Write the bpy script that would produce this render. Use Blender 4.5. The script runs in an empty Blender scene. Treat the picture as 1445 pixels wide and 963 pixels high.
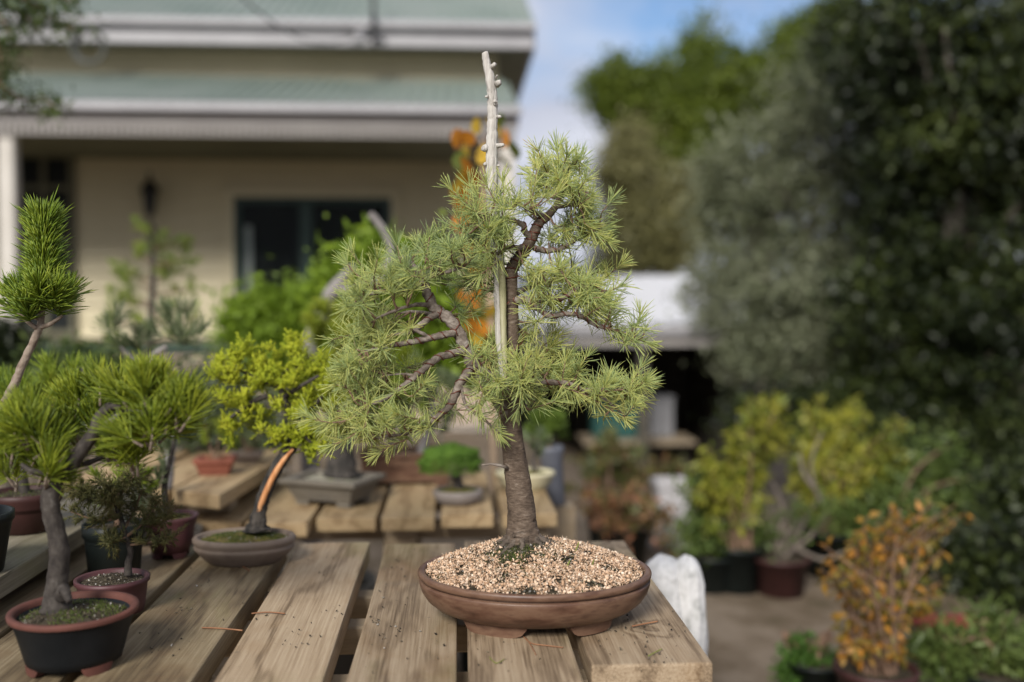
import bpy, bmesh, math, random
import numpy as np
from mathutils import Vector, Matrix

R = math.radians
rng = np.random.default_rng(7)
random.seed(7)
scn = bpy.context.scene
COL = scn.collection

# ------------------------------------------------------------------ camera
CAM = Vector((0, 0, 1.211))          # table top is 0.75 m, lens about 46 cm above it
YAW, PITCH = R(3.36), R(2.08)
FWD = Vector((math.sin(YAW) * math.cos(PITCH), math.cos(YAW) * math.cos(PITCH), -math.sin(PITCH)))
RGT = Vector((math.cos(YAW), -math.sin(YAW), 0))
UPV = RGT.cross(FWD)
cd = bpy.data.cameras.new('camera')
cam = bpy.data.objects.new('camera', cd)
COL.objects.link(cam)
cam.matrix_world = Matrix((
    (RGT.x, UPV.x, -FWD.x, CAM.x), (RGT.y, UPV.y, -FWD.y, CAM.y), (RGT.z, UPV.z, -FWD.z, CAM.z), (0, 0, 0, 1)))
cd.lens = 35; cd.sensor_width = 36; cd.clip_end = 2000; cd.clip_start = 0.05
cd.dof.use_dof = True; cd.dof.focus_distance = 1.45; cd.dof.aperture_fstop = 1.6
scn.camera = cam
FPX = 1405.0

# ------------------------------------------------------------------ sky, sun, exposure
SUN_EL, SUN_AZ = 33, 201      # degrees; azimuth clockwise from +Y (sun behind the camera, to the left)
w = bpy.data.worlds.new('World'); scn.world = w; w.use_nodes = True
nt = w.node_tree; nt.nodes.clear()
def wn(t, **k):
    n = nt.nodes.new(t)
    for a, b in k.items(): setattr(n, a, b)
    return n
sky = wn('ShaderNodeTexSky', sky_type='NISHITA', sun_disc=False)
sky.sun_elevation = R(SUN_EL); sky.sun_rotation = R(SUN_AZ); sky.air_density = 1.0; sky.dust_density = 0.2; sky.ozone_density = 4.0
tc = wn('ShaderNodeTexCoord')
sep = wn('ShaderNodeSeparateXYZ'); nt.links.new(tc.outputs['Generated'], sep.inputs[0])
zz = wn('ShaderNodeMath', operation='MAXIMUM'); zz.inputs[1].default_value = 0.0; nt.links.new(sep.outputs[2], zz.inputs[0])
za = wn('ShaderNodeMath', operation='ADD'); za.inputs[1].default_value = 0.25; nt.links.new(zz.outputs[0], za.inputs[0])
dx = wn('ShaderNodeMath', operation='DIVIDE'); nt.links.new(sep.outputs[0], dx.inputs[0]); nt.links.new(za.outputs[0], dx.inputs[1])
dy = wn('ShaderNodeMath', operation='DIVIDE'); nt.links.new(sep.outputs[1], dy.inputs[0]); nt.links.new(za.outputs[0], dy.inputs[1])
cmb = wn('ShaderNodeCombineXYZ'); nt.links.new(dx.outputs[0], cmb.inputs[0]); nt.links.new(dy.outputs[0], cmb.inputs[1])
mp = wn('ShaderNodeMapping'); mp.inputs['Location'].default_value = (3.3, 0.9, 0); nt.links.new(cmb.outputs[0], mp.inputs[0])
cn = wn('ShaderNodeTexNoise'); cn.inputs['Scale'].default_value = 1.5; cn.inputs['Detail'].default_value = 7; cn.inputs['Roughness'].default_value = .52
cn.inputs['Distortion'].default_value = .5
nt.links.new(mp.outputs[0], cn.inputs['Vector'])
cr = wn('ShaderNodeValToRGB'); cr.color_ramp.elements[0].position = .31; cr.color_ramp.elements[1].position = .53
# cloud cover closes up towards the horizon, as layered cloud does
hz_ = wn('ShaderNodeMapRange'); hz_.inputs[1].default_value = .0; hz_.inputs[2].default_value = .24; hz_.inputs[3].default_value = .26; hz_.inputs[4].default_value = 0
nt.links.new(zz.outputs[0], hz_.inputs[0])
cv = wn('ShaderNodeMath', operation='ADD'); nt.links.new(cn.outputs['Fac'], cv.inputs[0]); nt.links.new(hz_.outputs[0], cv.inputs[1])
nt.links.new(cv.outputs[0], cr.inputs[0])
cn2 = wn('ShaderNodeTexNoise'); cn2.inputs['Scale'].default_value = 1.9; cn2.inputs['Detail'].default_value = 3
nt.links.new(mp.outputs[0], cn2.inputs['Vector'])
cc = wn('ShaderNodeValToRGB')
cc.color_ramp.elements[0].position = .35; cc.color_ramp.elements[0].color = (4.0, 4.25, 5.2, 1)
cc.color_ramp.elements[1].position = .68; cc.color_ramp.elements[1].color = (6.2, 6.4, 7.1, 1)
nt.links.new(cn2.outputs['Fac'], cc.inputs[0])
mx = wn('ShaderNodeMix', data_type='RGBA')
nt.links.new(cr.outputs[0], mx.inputs[0]); nt.links.new(sky.outputs[0], mx.inputs[6]); nt.links.new(cc.outputs[0], mx.inputs[7])
bg = wn('ShaderNodeBackground'); bg.inputs['Strength'].default_value = 0.085
out = wn('ShaderNodeOutputWorld')
nt.links.new(mx.outputs[2], bg.inputs[0]); nt.links.new(bg.outputs[0], out.inputs[0])

sd = bpy.data.lights.new('sun', 'SUN'); sd.energy = 3.4; sd.angle = R(20); sd.color = (1, .96, .90)
so = bpy.data.objects.new('sun', sd); COL.objects.link(so)
sdir = Vector((math.sin(R(SUN_AZ)) * math.cos(R(SUN_EL)), math.cos(R(SUN_AZ)) * math.cos(R(SUN_EL)), math.sin(R(SUN_EL))))
so.rotation_euler = sdir.to_track_quat('Z', 'Y').to_euler(); so.location = (0, 0, 12)
scn.view_settings.view_transform = 'Standard'; scn.view_settings.look = 'None'
scn.view_settings.exposure = 0.6; scn.view_settings.gamma = 1.0; scn.view_settings.use_curve_mapping = False

# ------------------------------------------------------------------ helpers: survey points
def P(px, py, Y):
    """point that a photo coordinate shows at world depth Y"""
    d = FWD + RGT * ((px - 722.5) / FPX) + UPV * ((481.5 - py) / FPX)
    return CAM + d * (Y / d.y)
def PZ(px, py, z):
    d = FWD + RGT * ((px - 722.5) / FPX) + UPV * ((481.5 - py) / FPX)
    return CAM + d * ((z - CAM.z) / d.z)

# ------------------------------------------------------------------ helpers: meshes
class MB:
    def __init__(s): s.v = []; s.f = []
    def add(s, v, f):
        o = len(s.v); s.v += [tuple(x) for x in v]; s.f += [tuple(i + o for i in q) for q in f]; return s
    def box(s, x0, x1, y0, y1, z0, z1):
        return s.add([(x0, y0, z0), (x1, y0, z0), (x1, y1, z0), (x0, y1, z0), (x0, y0, z1), (x1, y0, z1), (x1, y1, z1), (x0, y1, z1)],
                     [(0, 3, 2, 1), (4, 5, 6, 7), (0, 1, 5, 4), (1, 2, 6, 5), (2, 3, 7, 6), (3, 0, 4, 7)])
    def prism(s, pts, z0, z1):
        n = len(pts)
        return s.add([(x, y, z0) for x, y in pts] + [(x, y, z1) for x, y in pts],
                     [tuple(range(n - 1, -1, -1)), tuple(range(n, 2 * n))] + [(i, (i + 1) % n, n + (i + 1) % n, n + i) for i in range(n)])
    def tube(s, pts, rad, sides=8, knob=0.0, caps=True):
        pts = [Vector(p) for p in pts]; n = len(pts)
        if not hasattr(rad, '__len__'): rad = [rad] * n
        T = [(pts[min(i + 1, n - 1)] - pts[max(i - 1, 0)]).normalized() for i in range(n)]
        up = Vector((0, 0, 1)) if abs(T[0].z) < .9 else Vector((1, 0, 0))
        N = T[0].cross(up).normalized(); V = []
        for i in range(n):
            N = (N - T[i] * N.dot(T[i])); N = N.normalized() if N.length > 1e-6 else T[i].orthogonal().normalized()
            B = T[i].cross(N)
            for k in range(sides):
                a = 2 * math.pi * k / sides
                r = rad[i] * (1 + (random.uniform(-knob, knob) if knob else 0))
                V.append(pts[i] + (N * math.cos(a) + B * math.sin(a)) * r)
        F = [(i * sides + k, i * sides + (k + 1) % sides, (i + 1) * sides + (k + 1) % sides, (i + 1) * sides + k) for i in range(n - 1) for k in range(sides)]
        if caps: F += [tuple(range(sides - 1, -1, -1)), tuple((n - 1) * sides + k for k in range(sides))]
        return s.add(V, F)
    def lathe(s, prof, seg=40, sx=1.0, sy=1.0, c=(0, 0, 0), rot=0.0, wob=0.0):
        n = len(prof); V = []; F = []
        cr_, sr_ = math.cos(rot), math.sin(rot)
        for r, z in prof:
            for k in range(seg):
                a = 2 * math.pi * k / seg
                q = 1 + wob * (math.sin(3 * a + 1) + .6 * math.sin(5 * a + z * 40))
                x, y = r * sx * math.cos(a) * q, r * sy * math.sin(a) * q
                V.append((c[0] + x * cr_ - y * sr_, c[1] + x * sr_ + y * cr_, c[2] + z))
        for i in range(n - 1):
            for k in range(seg):
                F.append((i * seg + k, i * seg + (k + 1) % seg, (i + 1) * seg + (k + 1) % seg, (i + 1) * seg + k))
        F.append(tuple(range(seg - 1, -1, -1)))
        F.append(tuple((n - 1) * seg + k for k in range(seg)))
        return s.add(V, F)
    def build(s, name, mat, parent=None, smooth=False, bevel=0.0, seg=2):
        me = bpy.data.meshes.new(name); me.from_pydata(s.v, [], s.f)
        if bevel:
            bm = bmesh.new(); bm.from_mesh(me)
            bmesh.ops.bevel(bm, geom=bm.edges[:], offset=bevel, segments=seg, affect='EDGES', profile=.6)
            bm.to_mesh(me); bm.free()
        return link(name, me, mat, parent, smooth)

def link(name, me, mat, parent=None, smooth=False):
    if mat is not None: me.materials.append(mat)
    if smooth:
        me.polygons.foreach_set('use_smooth', [True] * len(me.polygons))
    o = bpy.data.objects.new(name, me); COL.objects.link(o)
    if parent is not None: attach(o, parent)
    return o
def attach(o, parent):
    o.parent = parent
    # parts are modelled in world coordinates; only roots (Empties) carry a location
    o.matrix_parent_inverse = parent.matrix_basis.inverted() if parent.type == 'EMPTY' else Matrix.Identity(4)

def np_mesh(V, F):
    """V (n,3) float, F (m,k) int, all faces with k corners"""
    V = np.asarray(V, dtype=np.float32); F = np.asarray(F, dtype=np.int32)
    me = bpy.data.meshes.new('mesh'); m, k = F.shape
    me.vertices.add(len(V)); me.vertices.foreach_set('co', V.ravel())
    me.loops.add(m * k); me.loops.foreach_set('vertex_index', F.ravel())
    me.polygons.add(m); me.polygons.foreach_set('loop_start', np.arange(0, m * k, k, dtype=np.int32))
    me.polygons.foreach_set('loop_total', np.full(m, k, dtype=np.int32))
    me.update(calc_edges=True); return me

def tag(o, label=None, cat=None, group=None, kind=None):
    if label: o['label'] = label
    if cat: o['category'] = cat
    if group: o['group'] = group
    if kind: o['kind'] = kind
    return o
def thing(name, label, cat, loc, group=None):
    o = bpy.data.objects.new(name, None); COL.objects.link(o); o.location = loc; o.empty_display_size = .1
    return tag(o, label, cat, group)
def piece(name, me, parent, loc, rot=None, mat=None):
    """a repeated piece: object sharing mesh data, placed in world space under its parent"""
    o = bpy.data.objects.new(name, me); COL.objects.link(o); attach(o, parent); o.location = loc
    if rot is not None: o.rotation_euler = rot
    return o

def spline(pts, rad, sub=5):
    """Catmull-Rom through pts with matching radii"""
    pts = [Vector(p) for p in pts]; o = []; r = []
    n = len(pts)
    for i in range(n - 1):
        a, b, c, d = pts[max(i - 1, 0)], pts[i], pts[i + 1], pts[min(i + 2, n - 1)]
        for k in range(sub):
            t = k / sub
            o.append(.5 * ((2 * b) + (c - a) * t + (2 * a - 5 * b + 4 * c - d) * t * t + (3 * b - a - 3 * c + d) * t ** 3))
            r.append(rad[i] + (rad[i + 1] - rad[i]) * t)
    o.append(pts[-1]); r.append(rad[-1]); return o, r

def unit(a):
    return a / np.maximum(np.linalg.norm(a, axis=-1, keepdims=True), 1e-9)
def rdir(n): return unit(rng.normal(size=(n, 3)))

def needles(p0, d, L, r, bend=.12, mid=True):
    """curved, tapering, three-sided needles -> V, F(tris)"""
    n = len(p0); d = unit(d)
    a = unit(np.cross(d, rdir(n))); b = np.cross(d, a)
    L = np.broadcast_to(np.asarray(L, float).reshape(-1, 1), (n, 1))
    bv = unit(rng.normal(size=(n, 3)) * .6 + np.array([0, 0, -.25])) * L * bend * rng.uniform(0, 1, (n, 1))
    cs = [(math.cos(t), math.sin(t)) for t in (0, 2.094, 4.189)]
    rows = [p0 + (a * c + b * s_) * r * .9 for c, s_ in cs]
    if mid:
        m = p0 + d * L * .80 + bv * .62
        rows += [m + (a * c + b * s_) * r for c, s_ in cs] + [p0 + d * L + bv]
        f = [(0, 1, 4), (0, 4, 3), (1, 2, 5), (1, 5, 4), (2, 0, 3), (2, 3, 5), (3, 4, 6), (4, 5, 6), (5, 3, 6)]
        k = 7
    else:
        rows += [p0 + d * L + bv]; f = [(0, 1, 3), (1, 2, 3), (2, 0, 3)]; k = 4
    V = np.stack(rows, 1).reshape(-1, 3)
    F = (np.arange(n)[:, None, None] * k + np.array(f)[None]).reshape(-1, 3)
    return V, F
def cat(parts):
    V = []; F = []; o = 0
    for v, f in parts: V.append(v); F.append(f + o); o += len(v)
    return np.concatenate(V), np.concatenate(F)

def rosette(c, axis, n, L, back=-.25):
    """short spur: needles fanning out all round axis"""
    d = rdir(n * 3); d = d[d @ np.asarray(axis) > back][:n]
    p = np.asarray(c) + rng.normal(size=(len(d), 3)) * .0012 + d * .001
    return p, d, L * rng.uniform(.75, 1.12, len(d))
def brush(a, b, n, L, a0=70, a1=25, tip=.25):
    """shoot from a to b with needles all along; a0/a1 spread angle at foot/tip"""
    a = np.asarray(a, float); b = np.asarray(b, float); ax = unit(b - a)
    t = rng.uniform(0, 1, n) ** .85; nt_ = int(n * tip); t[:nt_] = rng.uniform(.9, 1, nt_)
    ang = np.radians(a0 + (a1 - a0) * t + rng.normal(size=n) * 10)
    rad = rdir(n); rad = unit(rad - ax * (rad @ ax)[:, None])
    d = ax * np.cos(ang)[:, None] + rad * np.sin(ang)[:, None]
    return a + (b - a) * t[:, None], d, L * rng.uniform(.75, 1.1, n)

def leaves(C, D, N, L, W):
    D = unit(D); S = unit(np.cross(D, N)); N = np.cross(S, D)
    L = np.asarray(L).reshape(-1, 1); W = np.asarray(W).reshape(-1, 1)
    V = np.stack([C, C + D * L * .45 - S * W * .5 + N * W * .2, C + D * L - N * L * .08, C + D * L * .45 + S * W * .5 + N * W * .2], 1).reshape(-1, 3)
    F = np.arange(len(V)).reshape(-1, 4)
    return V, F
def clumps(lobes, n, shell=.45):
    """clump centres spread over ellipsoid lobes [(centre, radii)], weight by size"""
    vol = np.array([r[0] * r[1] * r[2] for c, r in lobes]) ** .67; vol /= vol.sum(); o = []
    for (c, r), k in zip(lobes, (vol * n).astype(int) + 1):
        o.append(np.asarray(c) + rdir(k) * (rng.uniform(0, 1, (k, 1)) ** shell) * rng.uniform(.8, 1.22, (k, 1)) * np.asarray(r))
    return np.concatenate(o)
def leaf_cloud(cl, nleaf, cr_, L, W, up=.5, flat=.7, droop=0.0):
    k = len(cl)
    C = np.repeat(cl, nleaf, 0); n = len(C)
    s = np.repeat(rng.uniform(.6, 1.3, (k, 1)), nleaf, 0)
    C = C + rng.normal(size=(n, 3)) * cr_ * s * np.array([1, 1, flat])
    D = rdir(n); D[:, 2] -= droop
    N = rdir(n) + np.array([0, 0, up])
    return leaves(C, D, N, L * rng.uniform(.6, 1.25, n), W * rng.uniform(.7, 1.2, n))
def lobe(px, py, Y, rx, ry, depth=None):
    s = Y / FPX
    return (P(px, py, Y), (rx * s, (depth if depth is not None else rx * s * .8), ry * s))

# ------------------------------------------------------------------ helpers: materials
MATS = {}
def newmat(name):
    m = bpy.data.materials.new(name); m.use_nodes = True; t = m.node_tree; t.nodes.clear()
    def N(kind, **k):
        n = t.nodes.new(kind)
        for a, b in k.items(): setattr(n, a, b)
        return n
    o = N('ShaderNodeOutputMaterial'); b = N('ShaderNodeBsdfPrincipled'); t.links.new(b.outputs[0], o.inputs[0])
    return m, t, N, b, o
def ramp(N, cols, pos=None):
    r = N('ShaderNodeValToRGB'); e = r.color_ramp.elements; n = len(cols)
    while len(e) < n: e.new(.5)
    for i, c in enumerate(cols):
        e[i].position = pos[i] if pos else i / max(1, n - 1); e[i].color = (*c, 1)
    return r
def noisy(name, cols, scale=8, rough=.7, bump=.15, bscale=60, spec=.35, detail=6, stretch=(1, 1, 1), pos=None, bdist=.002, metal=0):
    if name in MATS: return MATS[name]
    m, t, N, b, o = newmat(name)
    tc_ = N('ShaderNodeTexCoord'); mp_ = N('ShaderNodeMapping'); mp_.inputs['Scale'].default_value = stretch
    t.links.new(tc_.outputs['Object'], mp_.inputs[0])
    n1 = N('ShaderNodeTexNoise'); n1.inputs['Scale'].default_value = scale; n1.inputs['Detail'].default_value = detail; n1.inputs['Roughness'].default_value = .62
    t.links.new(mp_.outputs[0], n1.inputs['Vector'])
    r = ramp(N, cols, pos or [.3 + .4 * i / max(1, len(cols) - 1) for i in range(len(cols))]); t.links.new(n1.outputs['Fac'], r.inputs[0])
    t.links.new(r.outputs[0], b.inputs['Base Color'])
    b.inputs['Roughness'].default_value = rough; b.inputs['Specular IOR Level'].default_value = spec; b.inputs['Metallic'].default_value = metal
    if bump:
        n2 = N('ShaderNodeTexNoise'); n2.inputs['Scale'].default_value = bscale; n2.inputs['Detail'].default_value = 5
        t.links.new(mp_.outputs[0], n2.inputs['Vector'])
        bp = N('ShaderNodeBump'); bp.inputs['Strength'].default_value = bump * 3 if bump < .3 else 1; bp.inputs['Distance'].default_value = bdist
        t.links.new(n2.outputs['Fac'], bp.inputs['Height']); t.links.new(bp.outputs[0], b.inputs['Normal'])
    MATS[name] = m; return m
def foliage(name, cols, trans=.35, rough=.5, patch=2.0, spec=.35, pos=None):
    """leaf colour differs from leaf to leaf and in loose patches"""
    if name in MATS: return MATS[name]
    m, t, N, b, o = newmat(name)
    g = N('ShaderNodeNewGeometry'); tc_ = N('ShaderNodeTexCoord')
    n1 = N('ShaderNodeTexNoise'); n1.inputs['Scale'].default_value = patch; n1.inputs['Detail'].default_value = 3
    t.links.new(tc_.outputs['Object'], n1.inputs['Vector'])
    a = N('ShaderNodeMath', operation='MULTIPLY_ADD'); t.links.new(n1.outputs['Fac'], a.inputs[0]); a.inputs[1].default_value = 1.1; a.inputs[2].default_value = -.30
    s = N('ShaderNodeMath', operation='MULTIPLY_ADD'); t.links.new(g.outputs['Random Per Island'], s.inputs[0]); s.inputs[1].default_value = .5
    t.links.new(a.outputs[0], s.inputs[2])
    r = ramp(N, cols, pos); t.links.new(s.outputs[0], r.inputs[0])
    t.links.new(r.outputs[0], b.inputs['Base Color']); b.inputs['Roughness'].default_value = rough; b.inputs['Specular IOR Level'].default_value = spec
    tr = N('ShaderNodeBsdfTranslucent'); t.links.new(r.outputs[0], tr.inputs[0])
    mxs = N('ShaderNodeMixShader'); mxs.inputs[0].default_value = trans
    t.links.new(b.outputs[0], mxs.inputs[1]); t.links.new(tr.outputs[0], mxs.inputs[2]); t.links.new(mxs.outputs[0], o.inputs[0])
    MATS[name] = m; return m
def island(name, cols, pos=None, rough=.85, spec=.2):
    """every loose bit gets its own colour out of the ramp"""
    m, t, N, b, o = newmat(name)
    g = N('ShaderNodeNewGeometry'); r = ramp(N, cols, pos); r.color_ramp.interpolation = 'LINEAR'
    t.links.new(g.outputs['Random Per Island'], r.inputs[0]); t.links.new(r.outputs[0], b.inputs['Base Color'])
    b.inputs['Roughness'].default_value = rough; b.inputs['Specular IOR Level'].default_value = spec
    MATS[name] = m; return m

def plank_mat(name, light, mid, dark, stain, algae=.3, stain_amt=.5):
    m, t, N, b, o = newmat(name); L = t.links.new
    tc_ = N('ShaderNodeTexCoord'); oi = N('ShaderNodeObjectInfo')
    off = N('ShaderNodeVectorMath', operation='SCALE'); cmb_ = N('ShaderNodeCombineXYZ')
    L(oi.outputs['Random'], cmb_.inputs[0]); L(oi.outputs['Random'], cmb_.inputs[1]); L(oi.outputs['Random'], cmb_.inputs[2])
    L(cmb_.outputs[0], off.inputs[0]); off.inputs['Scale'].default_value = 23.7
    pv = N('ShaderNodeVectorMath', operation='ADD'); L(tc_.outputs['Object'], pv.inputs[0]); L(off.outputs[0], pv.inputs[1])
    def noise(scale, stretch, detail=5, rough=.6, dist=0):
        mp_ = N('ShaderNodeMapping'); mp_.inputs['Scale'].default_value = stretch; L(pv.outputs[0], mp_.inputs[0])
        n = N('ShaderNodeTexNoise'); n.inputs['Scale'].default_value = scale; n.inputs['Detail'].default_value = detail
        n.inputs['Roughness'].default_value = rough; n.inputs['Distortion'].default_value = dist; L(mp_.outputs[0], n.inputs['Vector']); return n.outputs['Fac']
    def mth(op, a, b_=None, c=None, clamp=False):
        n = N('ShaderNodeMath', operation=op, use_clamp=clamp)
        for i, q in enumerate((a, b_, c)):
            if q is None: continue
            if isinstance(q, (int, float)): n.inputs[i].default_value = q
            else: L(q, n.inputs[i])
        return n.outputs[0]
    sep_ = N('ShaderNodeSeparateXYZ'); L(pv.outputs[0], sep_.inputs[0])
    vo = N('ShaderNodeTexVoronoi'); vo.inputs['Scale'].default_value = 4.6; vo.voronoi_dimensions = '2D'
    mpv = N('ShaderNodeMapping'); mpv.inputs['Scale'].default_value = (1, .8, 1); L(pv.outputs[0], mpv.inputs[0]); wv = N('ShaderNodeTexNoise'); wv.inputs['Scale'].default_value = 22; L(pv.outputs[0], wv.inputs['Vector']); ws = N('ShaderNodeVectorMath', operation='SCALE'); L(wv.outputs['Color'], ws.inputs[0]); ws.inputs['Scale'].default_value = .045; wa = N('ShaderNodeVectorMath', operation='ADD'); L(mpv.outputs[0], wa.inputs[0]); L(ws.outputs[0], wa.inputs[1]); L(wa.outputs[0], vo.inputs['Vector'])
    sc = N('ShaderNodeSeparateColor'); L(vo.outputs['Color'], sc.inputs[0])
    gate = mth('GREATER_THAN', sc.outputs[0], .62)
    d = vo.outputs['Distance']
    kn = mth('MULTIPLY', mth('POWER', 2.718, mth('MULTIPLY', mth('MULTIPLY', d, d), -60)), gate)
    u = mth('ADD', mth('MULTIPLY', sep_.outputs[0], 62), mth('MULTIPLY', noise(1.0, (7, 1.3, 7), 4, .6), 30))
    u = mth('ADD', u, mth('MULTIPLY', kn, 13))
    rings = mth('MULTIPLY_ADD', mth('SINE', u), .5, .5)
    rings = mth('POWER', rings, 3.0)
    fib = noise(1.0, (300, 6, 300), 5, .7)
    g1 = mth('MULTIPLY_ADD', rings, .34, mth('MULTIPLY', mth('MULTIPLY_ADD', fib, 1.9, -.45), .75))
    cr_ = ramp(N, [light, mid, dark], [.2, .5, .85]); L(g1, cr_.inputs[0])
    # knot heart
    kh = mth('MULTIPLY', mth('SUBTRACT', 1, mth('MULTIPLY', d, 11), clamp=True), gate, clamp=True)
    mk = N('ShaderNodeMix', data_type='RGBA'); L(mth('MULTIPLY', kh, .6), mk.inputs[0]); L(cr_.outputs[0], mk.inputs[6]); mk.inputs[7].default_value = (*[c * .55 for c in dark], 1)
    # weather stains with their own shapes
    st = ramp(N, [(0, 0, 0), (1, 1, 1)], [.50, .70]); L(noise(3.2, (1.6, .9, 1), 6, .62, .6), st.inputs[0])
    ms = N('ShaderNodeMix', data_type='RGBA'); L(mth('MULTIPLY', st.outputs[0], stain_amt), ms.inputs[0]); L(mk.outputs[2], ms.inputs[6]); ms.inputs[7].default_value = (*stain, 1)
    al = ramp(N, [(0, 0, 0), (1, 1, 1)], [.53, .70]); L(noise(2.6, (2.2, .7, 1), 5, .6, .3), al.inputs[0])
    ma = N('ShaderNodeMix', data_type='RGBA'); L(mth('MULTIPLY', al.outputs[0], algae), ma.inputs[0]); L(ms.outputs[2], ma.inputs[6]); ma.inputs[7].default_value = (.13, .13, .035, 1)
    sp = ramp(N, [(1, 1, 1), (0, 0, 0)], [.27, .33]); L(noise(95, (1, 1, 1), 3, .6), sp.inputs[0])
    mp2 = N('ShaderNodeMix', data_type='RGBA'); L(mth('MULTIPLY', sp.outputs[0], .55), mp2.inputs[0]); L(ma.outputs[2], mp2.inputs[6]); mp2.inputs[7].default_value = (.06, .05, .035, 1)
    # boards differ in tone
    hv = N('ShaderNodeHueSaturation'); L(mp2.outputs[2], hv.inputs['Color']); L(mth('MULTIPLY_ADD', oi.outputs['Random'], .28, .86), hv.inputs['Value'])
    L(hv.outputs[0], b.inputs['Base Color'])
    b.inputs['Roughness'].default_value = .72; b.inputs['Specular IOR Level'].default_value = .3
    bp = N('ShaderNodeBump'); bp.inputs['Strength'].default_value = .55; bp.inputs['Distance'].default_value = .0012
    L(mth('ADD', mth('MULTIPLY', fib, .8), mth('MULTIPLY', rings, -.35)), bp.inputs['Height']); L(bp.outputs[0], b.inputs['Normal'])
    MATS[name] = m; return m

def corr_mat(name, cols, rough=.5): return noisy(name, cols, scale=1.2, rough=rough, bump=0, spec=.4)

# ================================================================== GROUND
def sm(a): a = max(0, min(1, a)); return a * a * (3 - 2 * a)
def gz(x, y):
    return -1.0 * sm((y - 4.6) / 5.5) * sm((x - .2) / 2.2)
gx = np.concatenate([[-400, -150, -60, -25], np.linspace(-12, 14, 66), [25, 60, 150, 400]])
gy = np.concatenate([[-60, -20, -6], np.linspace(-1, 26, 70), [40, 80, 200, 600]])
V = []; F = []
for y in gy:
    for x in gx: V.append((x, y, gz(x, y) + (random.uniform(-.012, .012) if -2 < x < 8 and 0 < y < 10 else 0)))
nx = len(gx)
for j in range(len(gy) - 1):
    for i in range(nx - 1): F.append((j * nx + i, j * nx + i + 1, (j + 1) * nx + i + 1, (j + 1) * nx + i))
m_ground = noisy('bare_soil', [(.05, .045, .022), (.12, .09, .06), (.19, .15, .11), (.11, .085, .06)], scale=2.2, rough=.95, bump=.25, bscale=40, spec=.1, bdist=.02)
g = MB().add(V, F).build('ground', m_ground, smooth=True); tag(g, 'bare brown soil of the garden path and yard', kind='structure')

# ================================================================== HOUSE
m_cream = noisy('cream_paint', [(.47, .41, .265), (.55, .48, .315)], scale=1.5, rough=.55, bump=0)
m_trimw = noisy('grey_white_gutter', [(.27, .262, .268), (.33, .322, .328)], scale=3, rough=.45, bump=0)
m_fasc = noisy('taupe_fascia', [(.26, .24, .225), (.31, .29, .27)], scale=2, rough=.6, bump=0)
m_roof = noisy('sage_roof_steel', [(.13, .165, .14), (.18, .215, .185), (.21, .235, .21)], scale=1.1, rough=.5, bump=0)
m_green = noisy('dark_green_paint', [(.014, .036, .025), (.022, .05, .036)], scale=4, rough=.4, bump=0)
m_soff = noisy('olive_soffit', [(.10, .095, .06), (.14, .13, .085)], scale=3, rough=.8, bump=0)
m_dark = noisy('unlit_room_dark', [(.006, .008, .008), (.012, .014, .014)], scale=2, rough=.9, bump=0)  # near-black colour standing for the shade of unlit rooms
m_brick = noisy('pale_brick', [(.36, .27, .20), (.46, .37, .29)], scale=9, rough=.9)
m_mortar = noisy('mortar', [(.30, .27, .23), (.36, .33, .29)], scale=20, rough=.95)
m_curtain = noisy('net_curtain', [(.45, .45, .44), (.6, .6, .58)], scale=8, rough=.9, bump=0, stretch=(30, 1, 1))
m_glass, t_, N_, b_, o_ = newmat('window_glass')
b_.inputs['Base Color'].default_value = (.75, .8, .78, 1); b_.inputs['Roughness'].default_value = .03; b_.inputs['Transmission Weight'].default_value = 1.0; b_.inputs['IOR'].default_value = 1.1; b_.inputs['Specular IOR Level'].default_value = .12
m_black = noisy('black_iron', [(.008, .008, .008), (.02, .02, .02)], scale=20, rough=.5, bump=0)

YV, YW = 9.5, 11.5                                    # verandah edge, wall plane
XR = P(735, 150, YV).x                                # right end of the verandah roof
XL = -6.6
house = thing('weatherboard_house', 'cream weatherboard house with sage green corrugated roofs and verandah behind the benches', 'house', ((XL + XR) / 2, YW, 0))
DECK = .83
# corrugated sheets
def corrugated(x0, x1, ya, za, yb, zb, pitch=.125, amp=.03, trim_right=None):
    n = int((x1 - x0) / pitch * 6); V = []; F = []
    nrm = Vector((0, -(zb - za), yb - ya)).normalized()
    for i in range(n + 1):
        x = x0 + (x1 - x0) * i / n; d = nrm * (amp * math.sin(2 * math.pi * x / pitch))
        V += [(x, ya + d.y, za + d.z), (x, yb + d.y, zb + d.z)]
    for i in range(n): F.append((2 * i, 2 * i + 2, 2 * i + 3, 2 * i + 1))
    mb_ = MB().add(V, F)
    return mb_
zg = P(300, 146, YV).z                                # top of the verandah gutter
zj = P(300, 107, YW).z                                # where that roof meets the wall
vr = corrugated(XL, XR - .02, YV - .02, zg + .0, YW + .02, zj).build('verandah_roof', m_roof, house, smooth=True)
YU = 11.12
zu1 = P(300, 27, YU).z
XU = P(753, 40, YU).x
ur = corrugated(XL, XU, YU - .03, zu1, YU + 4.2, zu1 + 2.1).build('main_roof', m_roof, house, smooth=True)
def bar(name, x0, x1, y0, y1, z0, z1, mat, parent=house, bevel=.006):
    return MB().box(x0, x1, y0, y1, z0, z1).build(name, mat, parent, bevel=bevel, seg=1)
bar('gutter', XL, XR, YV - .12, YV - .005, P(300, 160, YV).z, P(300, 147, YV).z - .004, m_trimw)
bar('fascia', XL, XR - .02, YV - .002, YV + .03, P(300, 178, YV).z, P(300, 159.5, YV).z, m_fasc)
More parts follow.
